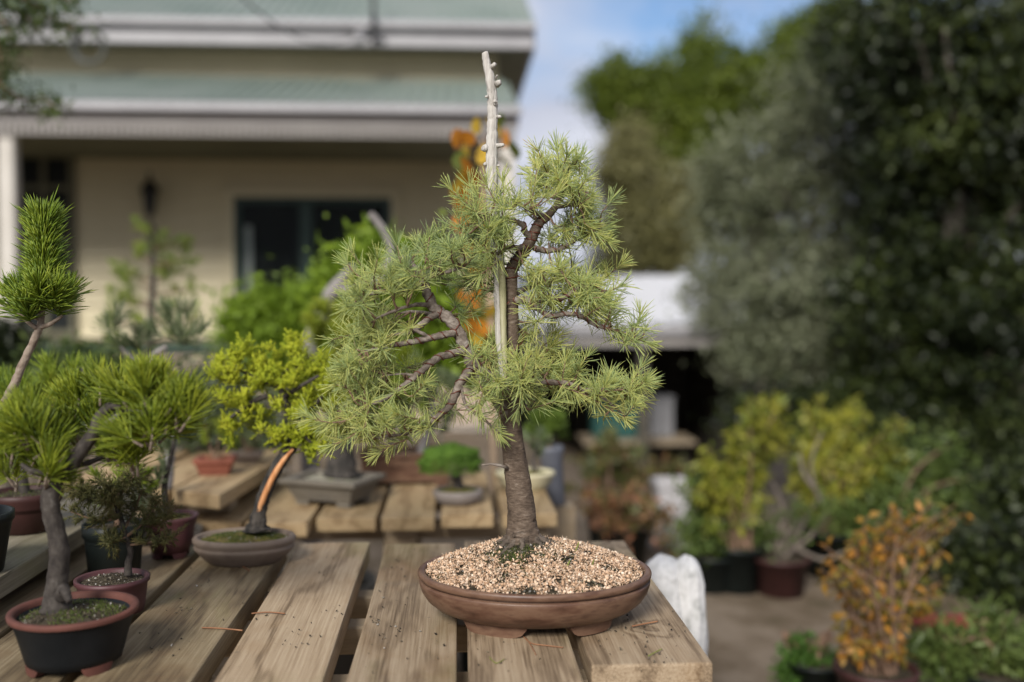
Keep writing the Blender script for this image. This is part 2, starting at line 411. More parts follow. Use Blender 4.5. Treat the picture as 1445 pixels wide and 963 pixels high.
# fretwork trim under the fascia: row of small blocks on a thin rail
fret = MB(); z1 = P(300, 178.3, YV).z; z0 = P(300, 190, YV).z
fret.box(XL, XR - .06, YV + .004, YV + .02, z0 - .012, z0)
x = XL
while x < XR - .08:
    fret.box(x, x + .03, YV + .006, YV + .018, z0 + .001, z1); x += .06
fret.build('fretwork', m_fasc, house)
bar('verandah_ceiling', XL, XR - .05, YV + .04, YW - .01, P(300, 178, YV).z - .03, P(300, 178, YV).z - .005, m_soff)
# upper gutter, fascia and boxed eave running back along the right side
bar('gutter', XL, XU + .02, YU - .13, YU - .035, P(300, 39, YU).z, P(300, 29, YU).z, m_trimw)
bar('fascia', XL, XU, YU - .032, YU + .02, P(300, 63, YU).z, P(300, 39.5, YU).z + .012, m_trimw)
bar('soffit', XL, XU - .01, YU + .022, YW - .005, P(300, 62, YU).z + .01, P(300, 62, YU).z + .03, m_soff)
bar('bargeboard', XU - .02, XU + .02, YU + .03, YU + 4.0, P(300, 63, YU).z, P(300, 30, YU).z, m_fasc)
bar('soffit', P(700, 100, YW).x, XU - .025, YW + .01, YU + 4.0, P(300, 62, YU).z + .012, P(300, 62, YU).z + .03, m_soff)
# wall: real overlapping boards round the openings
XWR = P(702, 300, YW).x
wx0, wx1 = P(330, 300, YW).x, P(552, 300, YW).x
wz1, wz0 = P(440, 279, YW).z, P(440, 444, YW).z
dx0, dx1 = P(26, 300, YW).x, P(101, 300, YW).x
dz1 = P(60, 190, YW).z
bar('wall_core', XL, XWR, YW + .05, YW + .2, 0, P(300, 62, YU).z, m_cream)
for nm_, a_, b2_ in (('side_wall', XWR - .1, XWR),):
    bar(nm_, a_, b2_, YW + .21, YW + 4.5, 0, P(300, 62, YU).z, m_cream)
BH = .18
def boardmesh(w):
    return MB().add([(-w / 2, 0.012, 0), (w / 2, 0.012, 0), (w / 2, -.024, 0), (-w / 2, -.024, 0), (-w / 2, .012, BH + .02), (w / 2, .012, BH + .02), (w / 2, .006, BH + .02), (-w / 2, .006, BH + .02)],
                    [(0, 1, 2, 3), (4, 7, 6, 5), (3, 2, 6, 7), (0, 4, 5, 1), (1, 5, 6, 2), (0, 3, 7, 4)])
z = DECK + .01; bm_cache = {}
while z < P(300, 62, YU).z - .02:
    spans = [(XL, XWR)]
    def cut(sp, a, b):
        o = []
        for s0, s1 in sp:
            if b <= s0 or a >= s1: o.append((s0, s1)); continue
            if a > s0: o.append((s0, a))
            if b < s1: o.append((b, s1))
        return o
    if z + BH > wz0 - .1 and z < wz1 + .1: spans = cut(spans, wx0 - .11, wx1 + .11)
    if z < dz1 + .05: spans = cut(spans, dx0 - .09, dx1 + .09)
    for s0, s1 in spans:
        k = round(s1 - s0, 3)
        if k not in bm_cache:
            me = bpy.data.meshes.new('weatherboard'); mb_ = boardmesh(k); me.from_pydata(mb_.v, [], mb_.f); me.materials.append(m_cream); bm_cache[k] = me
        piece('weatherboard', bm_cache[k], house, ((s0 + s1) / 2, YW + .03, z))
    z += BH
# window
zm = (wz0 + wz1) / 2
win = MB(); fw = .07
for a, b2, c, d2 in ((wx0, wx1, wz1 - fw, wz1), (wx0, wx1, wz0, wz0 + fw), (wx0, wx0 + fw, wz0 + fw + .001, wz1 - fw - .001), (wx1 - fw, wx1, wz0 + fw + .001, wz1 - fw - .001)):
    win.box(a, b2, YW - .02, YW + .06, c, d2)
xm = P(434, 300, YW).x
win.box(xm - .09, xm + .05, YW - .015, YW + .055, wz0 + fw + .002, wz1 - fw - .002)
wo = win.build('window', m_green, house, bevel=.004, seg=1)
for a, b2 in ((wx0 + fw, xm - .092), (xm + .052, wx1 - fw)):
    MB().box(a + .002, b2 - .002, YW + .02, YW + .026, wz0 + fw + .003, wz1 - fw - .003).build('pane', m_glass, wo)
MB().box(wx0 + .01, wx1 - .01, YW + .046, YW + .049, wz0 + .01, wz1 - .01).build('dark_room_sheet', m_dark, wo)  # flat near-black sheet behind the glass, painted as the unlit interior
MB().box(wx0 + fw + .04, wx0 + fw + .12, YW + .034, YW + .040, wz0 + fw + .01, wz1 - fw - .25).build('curtain', m_curtain, wo)
arch = MB()
arch.box(wx0 - .105, wx0 - .003, YW - .012, YW + .05, wz0 - .05, wz1 + .1); arch.box(wx1 + .003, wx1 + .105, YW - .012, YW + .05, wz0 - .05, wz1 + .1)
arch.box(wx0 - .002, wx1 + .002, YW - .012, YW + .05, wz1 + .003, wz1 + .1); arch.box(wx0 - .13, wx1 + .13, YW - .05, YW + .05, wz0 - .1, wz0 - .052)
arch.build('architrave', m_cream, house)
# glazed door at the left
dr = MB(); dw = .06
cols_x = [dx0, P(62, 300, YW).x, dx1]
for xx in cols_x: dr.box(xx - dw * .5, xx + dw * .5, YW - .01, YW + .045, DECK + .02, dz1)
for py in (192, 265, 340, 420, 470):
    zz_ = P(60, py, YW).z
    for i in range(2): dr.box(cols_x[i] + dw * .5 + .001, cols_x[i + 1] - dw * .5 - .001, YW - .008, YW + .043, zz_ - .03, zz_ + .03)
do = dr.build('door', m_soff, house)
for i in range(2):
    for a, b2 in ((470, 420), (420, 340), (340, 265), (265, 192)):
        MB().box(cols_x[i] + dw * .5 + .002, cols_x[i + 1] - dw * .5 - .002, YW + .02, YW + .025, P(60, a, YW).z + .032, P(60, b2, YW).z - .032).build('pane', m_dark, do)  # opaque door panes carry the dark of the unlit room as colour
# verandah deck, green edge board, posts, brick base
bar('deck', XL, XR - .1, YV + .05, YW + .02, DECK - .05, DECK, m_soff)
bar('edge_board', XL, XR - .1, YV + .01, YV + .045, DECK - .07, DECK + .012, m_green)
for px_ in (12, -260, 716):
    xx = P(px_, 300, YV + .1).x
    bar('post', xx - .075, xx + .075, YV + .05, YV + .2, DECK + .001, P(300, 178, YV).z - .035, noisy('grey_post', [(.42, .39, .34), (.5, .47, .42)], scale=4, rough=.6, bump=0), bevel=.015)
core = bar('plinth', XL, XR - .12, YV + .09, YV + .2, 0, DECK - .052, m_mortar, bevel=0)
bme = bpy.data.meshes.new('brick'); mb_ = MB().box(-.112, .112, -.02, .05, -.034, .034); bme.from_pydata(mb_.v, [], mb_.f); bme.materials.append(m_brick)
for r in range(9):
    x = P(90, 500, YV).x + (.12 if r % 2 else 0); zz_ = DECK - .095 - r * .08
    if zz_ < .04: break
    while x < XR - .25:
        piece('brick', bme, house, (x, YV + .08 + random.uniform(-.003, .003), zz_)); x += .236

# things fixed to the house
lan = thing('wall_lantern', 'black wall lantern on the cream wall between door and window', 'lantern', P(211, 300, YW - .1))
lx, ly, lz = P(211, 285, YW - .16)
MB().lathe([(.0, -.16), (.05, -.15), (.085, .1), (.095, .11)], seg=6, c=(lx, ly, lz)).build('glass_body', m_black, lan)
MB().lathe([(.12, .112), (.05, .22), (.02, .25), (.015, .33)], seg=6, c=(lx, ly, lz)).build('cap', m_black, lan)
MB().tube([(lx, ly, lz - .15), (lx, ly, lz - .24), (lx, YW - .02, lz - .27), (lx, YW, lz - .4)], [.015] * 4, 8).build('bracket', m_black, lan)
rc = P(127, 66, YU - .2)
hose = MB()
for k in range(3):
    pts = [rc + Vector((math.cos(a) * (.15 + .012 * k), -.025 * k, math.sin(a) * (.165 + .01 * k))) for a in np.linspace(0, 2 * math.pi, 33)]
    hose.tube(pts, .02, 6, caps=False)
hose.tube([rc + Vector((-.03, 0, .16)), rc + Vector((-.07, .03, .24)), rc + Vector((-.1, .1, .28))], .012, 6)
tag(hose.build('hose_coil', noisy('grey_hose', [(.05, .055, .05), (.09, .09, .08)], scale=9, rough=.5, bump=0), smooth=True), 'dark coil of hose hanging from the upper gutter of the house', 'hose')
ins = thing('cable_bracket', 'grey service pipe with white insulator on the upper gutter', 'bracket', P(527, 50, YU - .25))
a = P(527, 66, YU - .2); b2 = P(527, -60, YU - .2)
MB().tube([a, b2], .025, 8).build('pipe', m_black, ins)
c = P(508, 52, YU - .25)
MB().lathe([(.0, -.07), (.045, -.06), (.06, -.02), (.04, .0), (.06, .03), (.03, .07), (0.01, .075)], seg=12, c=c).build('insulator', m_trimw, ins, smooth=True)
MB().tube([P(485, 42, YU - .2), P(545, 60, YU - .2)], .02, 6).build('arm', m_black, ins)
wire = MB(); e0 = P(508, 46, YU - .25); e1 = P(300, -40, 6.0)
wire.tube([e0.lerp(e1, t) + Vector((0, 0, -.25 * math.sin(math.pi * t))) for t in np.linspace(0, 1, 12)], .007, 5)
tag(wire.build('service_cable', m_black), 'thin black service cable running up from the white insulator', 'cable')

# ================================================================== SHED
m_white = noisy('white_roof_sheet', [(.52, .52, .535), (.60, .60, .615)], scale=1.5, rough=.5, bump=0)
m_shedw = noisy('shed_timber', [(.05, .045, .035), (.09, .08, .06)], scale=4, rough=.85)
YS = 11.0; sx0, sx1 = P(742, 470, YS).x, P(1075, 470, YS).x; sz = P(880, 461, YS).z; szb = P(880, 389, YS + 3.6).z
gs = gz(3, 11)
shed = thing('open_shed', 'low open shed with white sheet roof and dark interior beyond the yard', 'shed', ((sx0 + sx1) / 2, YS + 1.5, gs))
corrugated(sx0 - .05, sx1 + .1, YS - .05, sz + .03, YS + 3.6, szb, pitch=.2, amp=.008).build('roof', m_white, shed, smooth=True)
bar('fascia', sx0, sx1, YS, YS + .04, P(880, 489, YS).z, sz - .01, m_fasc, shed)
bar('gutter', sx0 - .03, sx1 + .05, YS - .09, YS - .005, sz - .09, sz + .01, m_trimw, shed)
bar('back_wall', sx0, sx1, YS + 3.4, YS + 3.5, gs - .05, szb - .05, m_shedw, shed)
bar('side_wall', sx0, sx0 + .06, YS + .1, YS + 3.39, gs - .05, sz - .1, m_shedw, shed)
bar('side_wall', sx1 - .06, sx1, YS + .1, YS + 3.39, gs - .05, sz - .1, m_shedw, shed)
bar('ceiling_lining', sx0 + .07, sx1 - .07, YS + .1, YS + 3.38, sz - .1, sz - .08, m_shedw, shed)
for xx in (sx0 + .1, (sx0 + sx1) / 2, sx1 - .12):
    bar('post', xx - .05, xx + .05, YS + .05, YS + .15, gs - .05, sz - .102, m_shedw, shed)
def crate(label, px, py, Y, w_, h_, d_, col, name='crate', cat='crate'):
    c = P(px, py, Y)
    o = thing(name, label, cat, c)
    mm = noisy('col_' + label[:20].replace(' ', '_'), [tuple(v * .85 for v in col), col], scale=6, rough=.6, bump=0)
    b = MB(); x0, x1, y0, y1, z0 = c.x - w_ / 2, c.x + w_ / 2, c.y, c.y + d_, c.z
    t = .015
    b.box(x0, x1, y0, y0 + t, z0, z0 + h_); b.box(x0, x1, y1 - t, y1, z0, z0 + h_)
    b.box(x0, x0 + t, y0 + t + .001, y1 - t - .001, z0, z0 + h_); b.box(x1 - t, x1, y0 + t + .001, y1 - t - .001, z0, z0 + h_)
    b.box(x0 + t + .001, x1 - t - .001, y0 + t + .001, y1 - t - .001, z0 + .002, z0 + t)
    b.build('body', mm, o)
    rm = MB(); e = .012
    for q in ((x0 - e, x1 + e, y0 - e, y0 - .001), (x0 - e, x1 + e, y1 + .001, y1 + e), (x0 - e, x0 - .001, y0, y1), (x1 + .001, x1 + e, y0, y1)):
        rm.box(q[0], q[1], q[2], q[3], z0 + h_ - .03, z0 + h_ + .004)
    rm.build('rim', mm, o)
    return o
bench = thing('work_bench', 'dim timber bench inside the open shed', 'bench', (P(900, 620, YS + .8).x, YS + .8, gs))
zt = P(900, 618, YS + .8).z
bar('top', P(820, 600, YS + .8).x, P(975, 600, YS + .8).x, YS + .5, YS + 1.2, zt - .05, zt, noisy('bench_board', [(.2, .16, .11), (.28, .22, .15)], scale=5, rough=.8), bench)
for xx in (P(830, 600, YS + .8).x, P(965, 600, YS + .8).x):
    bar('leg', xx - .04, xx + .04, YS + .8, YS + .88, gs - .02, zt - .052, m_shedw, bench)
tl = P(860, 545, YS + .85)
crate('teal tub on the bench inside the open shed', 868, 618, YS + .7, .5, .38, .35, (.015, .07, .06), 'plastic_tub', 'tub')
crate('pale grey box on the bench inside the open shed', 935, 618, YS + .9, .26, .5, .3, (.2, .2, .21), 'storage_box', 'box')

# ================================================================== TREES BEHIND
m_bark = noisy('grey_bark', [(.07, .055, .04), (.14, .12, .095), (.20, .18, .15)], scale=12, rough=.9, bump=.25, bscale=40, bdist=.01)
def limbs(mb, base, top, r0, cl, n, r1=.03):
    base = Vector(base); top = Vector(top)
    pts = [base + (top - base) * t + Vector((random.uniform(-1, 1), random.uniform(-1, 1), 0)) * r0 * .6 * (t > 0) for t in (0, .25, .5, .75, 1)]
    p, r = spline(pts, [r0 * 1.35, r0, r0 * .85, r0 * .65, r0 * .45], 4); mb.tube(p, r, 10, .08)
    for i in range(n):
        e = Vector(cl[rng.integers(len(cl))]); k = random.randint(len(p) // 3, len(p) - 2); s = p[k]
        mid = s.lerp(e, .5) + Vector((0, 0, .12 * (e - s).length))
        q, rr = spline([s, mid, e], [r[k] * .55, r[k] * .3, r1 * .3], 4); mb.tube(q, rr, 6, .1)
def tree(name, label, lobes, ncl, nleaf, cr_, L, W, mat, base, group='trees behind the yard', r0=.12, shell=.45, up=.5, nl=14, flat=.7):
    bx, by = base; bz = gz(bx, by) - .05
    t = thing(name, label, 'tree', (bx, by, bz), group)
    cl = clumps(lobes, ncl, shell)
    me = np_mesh(*leaf_cloud(cl, nleaf, cr_, L, W, up, flat)); link('crown', me, mat, t)
    mb = MB(); top = np.mean([np.array(c) for c, r in lobes], 0); limbs(mb, (bx, by, bz), top, r0, cl, nl); mb.build('trunk', m_bark, t, smooth=True)
    return t
f_far = foliage('cypress_green', [(.05, .075, .010), (.11, .15, .018), (.19, .23, .03)], patch=.6)
f_far2 = foliage('cypress_olive', [(.13, .125, .05), (.21, .20, .08), (.29, .27, .13)], patch=.6)
f_olive = foliage('olive_leaf', [(.05, .062, .028), (.14, .155, .085), (.32, .335, .225)], patch=1.8, trans=.2)
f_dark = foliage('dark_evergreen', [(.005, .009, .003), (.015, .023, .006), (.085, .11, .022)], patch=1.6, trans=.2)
YF = 22
tree('cypress_tree', 'bright green rounded cypress against the sky beyond the shed', [lobe(880, 130, YF, 46, 52), lobe(935, 150, YF, 60, 75), lobe(985, 100, YF + 1, 30, 60), lobe(965, 210, YF, 50, 70)], 330, 80, .22, .16, .07, f_far, (P(930, 300, YF).x, YF), r0=.25)
tree('cypress_tree', 'olive brown conifer standing below the bright green cypress', [lobe(885, 250, YF - 2, 42, 70), lobe(905, 330, YF - 2, 50, 60), lobe(960, 310, YF - 2, 50, 90), lobe(870, 380, YF - 2, 35, 50)], 300, 80, .2, .15, .06, f_far2, (P(900, 400, YF - 2).x, YF - 2), r0=.2)
tree('cypress_tree', 'dark green cypress top showing above the grey-green olive', [lobe(1040, 130, YF - 1, 55, 70), lobe(1110, 120, YF - 1, 50, 75), lobe(1130, 60, YF, 35, 35), lobe(1180, 70, YF, 50, 80), lobe(1010, 210, YF - 1, 40, 80)], 330, 80, .22, .15, .06, f_far, (P(1060, 300, YF - 1).x, YF - 1), r0=.25)
YO = 9.0
tree('olive_tree', 'grey-green olive tree overhanging the white shed roof', [lobe(1060, 290, YO, 85, 90), lobe(1130, 190, YO, 95, 85), lobe(1020, 400, YO - .2, 50, 70), lobe(1110, 400, YO - .3, 110, 90), lobe(1210, 300, YO, 110, 120), lobe(1080, 490, YO - .5, 70, 50), lobe(1180, 500, YO - .4, 110, 60), lobe(1010, 260, YO, 35, 50), lobe(1260, 180, YO, 80, 90), lobe(1270, 420, YO - .5, 80, 90), lobe(1190, 100, YO + .3, 60, 60)], 640, 75, .115, .075, .026, f_olive, (P(1150, 500, YO).x, YO + .3), r0=.11, up=.3)
YD = 7.2
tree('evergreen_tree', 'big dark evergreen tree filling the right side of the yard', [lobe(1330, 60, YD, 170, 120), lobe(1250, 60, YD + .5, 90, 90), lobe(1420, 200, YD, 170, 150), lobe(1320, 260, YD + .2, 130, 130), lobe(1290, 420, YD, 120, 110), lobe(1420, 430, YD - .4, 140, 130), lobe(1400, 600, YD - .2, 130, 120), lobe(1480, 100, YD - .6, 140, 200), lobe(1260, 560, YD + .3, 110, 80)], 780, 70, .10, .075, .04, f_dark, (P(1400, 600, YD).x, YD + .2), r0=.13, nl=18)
# lower dark shrubs under them
def shrub(name, label, lobes, ncl, nleaf, cr_, L, W, mat, group=None, cat='shrub', up=.5, stems=7, r0=.012, base=None, shell=.5, droop=0.0, stem_mat=None):
    c = np.mean([np.array(c) for c, r in lobes], 0)
    bx, by = base if base else (c[0], c[1]); bz = gz(bx, by) - .02
    t = thing(name, label, cat, (bx, by, bz), group)
    cl = clumps(lobes, ncl, shell)
    link('foliage', np_mesh(*leaf_cloud(cl, nleaf, cr_, L, W, up, .9, droop)), mat, t)
    mb = MB()
    for i in range(stems):
        e = Vector(cl[rng.integers(len(cl))]); s = Vector((bx + random.uniform(-.05, .05), by + random.uniform(-.05, .05), bz))
        q, rr = spline([s, s.lerp(e, .5) + Vector((random.uniform(-.1, .1), random.uniform(-.1, .1), .08)), e], [r0, r0 * .7, r0 * .3], 4); mb.tube(q, rr, 6, .1)
    mb.build('stem', stem_mat or m_bark, t, smooth=True)
    return t
YB = 6.4
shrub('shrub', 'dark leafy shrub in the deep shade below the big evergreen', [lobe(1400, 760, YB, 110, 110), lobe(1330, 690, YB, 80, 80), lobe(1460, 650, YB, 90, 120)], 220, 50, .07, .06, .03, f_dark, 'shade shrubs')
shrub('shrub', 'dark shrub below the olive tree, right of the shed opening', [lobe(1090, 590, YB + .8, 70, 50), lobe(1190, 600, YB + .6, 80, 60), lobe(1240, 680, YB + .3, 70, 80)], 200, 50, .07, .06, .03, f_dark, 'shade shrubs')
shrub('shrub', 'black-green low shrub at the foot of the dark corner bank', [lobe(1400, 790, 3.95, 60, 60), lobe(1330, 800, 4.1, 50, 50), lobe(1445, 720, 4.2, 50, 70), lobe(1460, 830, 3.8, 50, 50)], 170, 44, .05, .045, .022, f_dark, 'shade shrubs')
f_fol = foliage('hedge_far', [(.02, .03, .01), (.05, .065, .02), (.08, .1, .04)], patch=.3)
hl = [((x_, 46 + random.uniform(-2, 2), .3), (3.2, 2, random.uniform(1.2, 2.2))) for x_ in np.arange(-64, 60, 4)]
tag(link('far_treeline', np_mesh(*leaf_cloud(clumps(hl, 1700), 22, .5, .3, .16)), f_fol), 'low dark line of far trees beyond the house and shed', kind='stuff')

# ================================================================== BENCHES
T1, T2 = .75, .701
m_pl = plank_mat('weathered_plank', (.37, .285, .19), (.275, .20, .125), (.13, .088, .052), (.21, .12, .05), algae=.4, stain_amt=.6)
m_plg = plank_mat('mossy_dimmed_plank', (.23, .18, .11), (.155, .115, .065), (.07, .048, .027), (.13, .07, .03), algae=.8, stain_amt=.65)  # algae-stained boards; shade on the left is also mixed into their darker wood
m_pl2 = plank_mat('honey_plank', (.42, .31, .175), (.33, .23, .12), (.20, .13, .065), (.22, .145, .075), algae=.15, stain_amt=.3)
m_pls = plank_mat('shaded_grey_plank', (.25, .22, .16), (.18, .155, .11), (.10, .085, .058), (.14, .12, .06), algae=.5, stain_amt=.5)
m_rail = noisy('bench_frame_timber', [(.20, .15, .09), (.30, .23, .15), (.24, .19, .13)], scale=6, rough=.85, stretch=(1, 1, 6))
def plank(parent, x0, x1, y0, y1, ztop, th, mat, rz=0.0, tilt=0.0):
    """one board, slightly cupped and warped, arrises eased"""
    w_, l_ = x1 - x0, y1 - y0
    bm = bmesh.new(); bmesh.ops.create_cube(bm, size=1)
    bmesh.ops.scale(bm, vec=(w_, l_, th), verts=bm.verts)
    lo = [e for e in bm.edges if abs(e.verts[0].co.y - e.verts[1].co.y) > .1 * l_]
    bmesh.ops.subdivide_edges(bm, edges=lo, cuts=7)
    sh = [e for e in bm.edges if e.calc_face_angle(0) > 1]
    bmesh.ops.bevel(bm, geom=sh, offset=.0035, segments=2, affect='EDGES', profile=.6)
    ph = random.uniform(0, 6); am = random.uniform(.0006, .0014)
    for v in bm.verts:
        v.co.x += math.sin(v.co.y * 7 + ph) * am; v.co.z += math.sin(v.co.y * 5 + ph * 2) * am * .6
    me = bpy.data.meshes.new('plank'); bm.to_mesh(me); bm.free(); me.materials.append(mat)
    o = piece('plank', me, parent, ((x0 + x1) / 2, (y0 + y1) / 2, ztop - th / 2), (0, tilt, rz))
    for p in me.polygons: p.use_smooth = False
    return o
tb = thing('slatted_table', 'weathered slatted timber table carrying the tall needle bonsai', 'table', (-.1, 1.55, 0))
edges = [(-.79, -.640), (-.628, -.484), (-.466, -.322), (-.297, -.163), (-.132, .0035), (.0195, .160), (.1755, .334)]
fronts = [1.14, 1.13, 1.12, 1.15, 1.13, 1.16, 1.253]
backs = [1.95, 1.93, 1.935, 1.94, 1.925, 1.93, 1.92]
for (a, b2), f_, k_ in zip(edges, fronts, backs):
    plank(tb, a, b2, f_, k_, T1 + random.uniform(-.001, .001), .036, m_plg if b2 < -.30 else m_pl, rz=random.uniform(-.003, .003))
for y_ in (1.30, 1.54, 1.70):
    MB().box(-.78, .325, y_, y_ + .045, T1 - .083, T1 - .039).build('rail', m_rail, tb, bevel=.003, seg=1)
for xx in (-.74, .26):
    for yy in (1.36, 1.86): MB().box(xx - .035, xx + .035, yy - .035, yy + .035, -.01, T1 - .039).build('leg', m_rail, tb, bevel=.004, seg=1)
    MB().box(xx - .02, xx + .02, 1.40, 1.82, .2, .27).build('stretcher', m_rail, tb, bevel=.003, seg=1)

tb2 = thing('slatted_table', 'honey coloured slatted bench behind, carrying the moss ball and angular grey pot', 'table', (-.1, 2.8, 0))
for (a, b2), f_ in zip([(-.63, -.50), (-.487, -.345), (-.329, -.187), (-.171, -.045), (-.03, .098), (.118, .252)], [2.36, 2.34, 2.40, 2.37, 2.42, 2.41]):
    plank(tb2, a, b2, f_, 3.05, T2 + random.uniform(-.004, .004), .034, m_pl2, rz=random.uniform(-.01, .01))
for y_ in (2.52, 2.85): MB().box(-.6, .24, y_, y_ + .045, T2 - .085, T2 - .042).build('rail', m_rail, tb2, bevel=.003, seg=1)
for xx in (-.56, -.135, .2):
    for yy in (2.50, 2.93): MB().box(xx - .04, xx + .04, yy - .035, yy + .035, -.01, T2 - .042).build('leg', m_rail, tb2, bevel=.004, seg=1)

ZS = CAM.z - .40
shf = thing('raised_shelf', 'shaded grey plank shelf raised above the left edge of the table', 'shelf', (-.8, 1.5, 0))
for a, b2 in ((-.80, -.668), (-.947, -.815)): plank(shf, a, b2, .85, 2.25, ZS, .034, m_pls)
for y_ in (1.05, 2.0): MB().box(-.94, -.68, y_, y_ + .05, ZS - .078, ZS - .036).build('rail', m_rail, shf, bevel=.003, seg=1)
for xx in (-.90, -.83):
    for yy in (1.02, 2.05): MB().box(xx - .03, xx + .03, yy - .03, yy + .03, -.01, ZS - .08).build('leg', m_rail, shf, bevel=.003, seg=1)

ZR = CAM.z - .43
rsh = thing('raised_shelf', 'angled honey plank shelf on blocks, holding small terracotta pots', 'shelf', P(300, 680, 2.5))
def quadplank(parent, pts, ztop, th, mat):
    b = MB().prism(pts, -th / 2, th / 2); c = Vector((sum(p[0] for p in pts) / 4, sum(p[1] for p in pts) / 4, ztop - th / 2))
    b.v = [(x - c.x, y - c.y, z) for x, y, z in b.v]
    o = b.build('plank', mat, None, bevel=.003); attach(o, parent); o.location = c; return o
quadplank(rsh, [(-.655, 2.35), (-.530, 2.275), (-.475, 2.95), (-.60, 3.0)], ZR, .034, m_pl2)
quadplank(rsh, [(-.80, 2.43), (-.668, 2.355), (-.613, 3.0), (-.745, 3.03)], ZR - .003, .034, m_pl2)
quadplank(rsh, [(-.96, 2.40), (-.82, 2.44), (-.76, 3.03), (-.90, 3.05)], ZR + .002, .034, m_pl2)
for yy in (2.46, 2.85):
    MB().box(-.92, -.545, yy, yy + .08, T2 + .001, ZR - .037).build('block', m_rail, rsh, bevel=.003, seg=1)
for yy in (2.5, 2.89): MB().box(-.90, -.82, yy - .03, yy + .03, -.01, T2 - .001).build('leg', m_rail, rsh, bevel=.003, seg=1)

# ================================================================== POTS
m_brown = noisy('brown_stoneware', [(.05, .024, .014), (.095, .048, .030), (.14, .08, .05), (.07, .036, .024)], scale=16, rough=.42, bump=.05, bscale=220, spec=.35, stretch=(1, 1, 3.5), bdist=.0006)
m_terra = noisy('terracotta', [(.15, .045, .026), (.22, .072, .042)], scale=20, rough=.8, bump=.06, bscale=200, bdist=.0006)
m_terra2 = noisy('dull_terracotta_rim', [(.065, .024, .017), (.12, .043, .03)], scale=26, rough=.75, bump=.06, bscale=200, bdist=.0006)
m_blackp = noisy('black_glaze', [(.004, .005, .006), (.010, .011, .012)], scale=18, spec=.2, rough=.5, bump=.05, bscale=160, bdist=.0006)
m_plastic = noisy('black_plastic', [(.005, .007, .006), (.010, .013, .012)], scale=10, spec=.2, rough=.45, bump=0)
m_plum = noisy('plum_glaze', [(.05, .018, .019), (.085, .032, .034)], scale=14, rough=.5, bump=0)
m_drkred = noisy('dark_red_clay', [(.028, .010, .009), (.048, .017, .014)], scale=14, rough=.55, bump=0)
m_taupe = noisy('taupe_clay', [(.12, .088, .068), (.17, .13, .10), (.145, .108, .085)], scale=22, rough=.7, bump=.06, bscale=180, bdist=.0006)
m_slate = noisy('grey_slab_clay', [(.09, .078, .06), (.14, .122, .095), (.11, .1, .085)], scale=14, rough=.8, bump=.1, bscale=120)
m_paleg = noisy('pale_grey_clay', [(.15, .13, .115), (.21, .18, .16)], scale=14, rough=.7, bump=0)
m_pale = noisy('pale_yellow_glaze', [(.42, .38, .24), (.52, .48, .33)], scale=10, rough=.4, bump=0)
m_soil = noisy('dark_potting_soil', [(.012, .010, .007), (.045, .036, .024), (.09, .075, .05)], scale=60, rough=.95, bump=.28, bscale=170, bdist=.004, spec=.1)
m_mosssoil = noisy('mossy_soil', [(.03, .03, .008), (.10, .095, .022), (.15, .12, .045), (.06, .05, .025)], scale=45, rough=.95, bump=.28, bscale=150, bdist=.006, spec=.1)
f_moss = foliage('moss', [(.03, .045, .006), (.07, .095, .012), (.13, .15, .03)], patch=30, trans=.2)
i_grit = island('grit_bits', [(.012, .01, .008), (.05, .04, .028), (.12, .1, .07), (.45, .43, .4)], [0, .4, .85, 1])

def bits(P0, size, squash=.6):
    """irregular little eight-faced bits at points P0"""
    n = len(P0); q = np.array([(1, 0, 0), (-1, 0, 0), (0, 1, 0), (0, -1, 0), (0, 0, 1), (0, 0, -1)], float)
    V = q[None] * rng.uniform(.45, 1.15, (n, 6, 1)) + rng.normal(size=(n, 6, 3)) * .22
    a = rdir(n); b = unit(np.cross(a, rdir(n))); c = np.cross(a, b); M = np.stack([a, b, c * squash], 1)
    V = np.einsum('nij,njk->nik', V, M) * np.asarray(size).reshape(-1, 1, 1) + P0[:, None]
    f = np.array([(0, 2, 4), (2, 1, 4), (1, 3, 4), (3, 0, 4), (2, 0, 5), (1, 2, 5), (3, 1, 5), (0, 3, 5)])
    return V.reshape(-1, 3), (np.arange(n)[:, None, None] * 6 + f[None]).reshape(-1, 3)
def ellipse_pts(n, a, b, c, zf, rot=0.0):
    r = np.sqrt(rng.uniform(0, 1, n)); t = rng.uniform(0, 2 * np.pi, n); x, y = a * r * np.cos(t), b * r * np.sin(t)
    z = np.array([zf(q) for q in r])
    X = x * math.cos(rot) - y * math.sin(rot); Y = x * math.sin(rot) + y * math.cos(rot)
    return np.stack([c[0] + X, c[1] + Y, c[2] + z], 1)
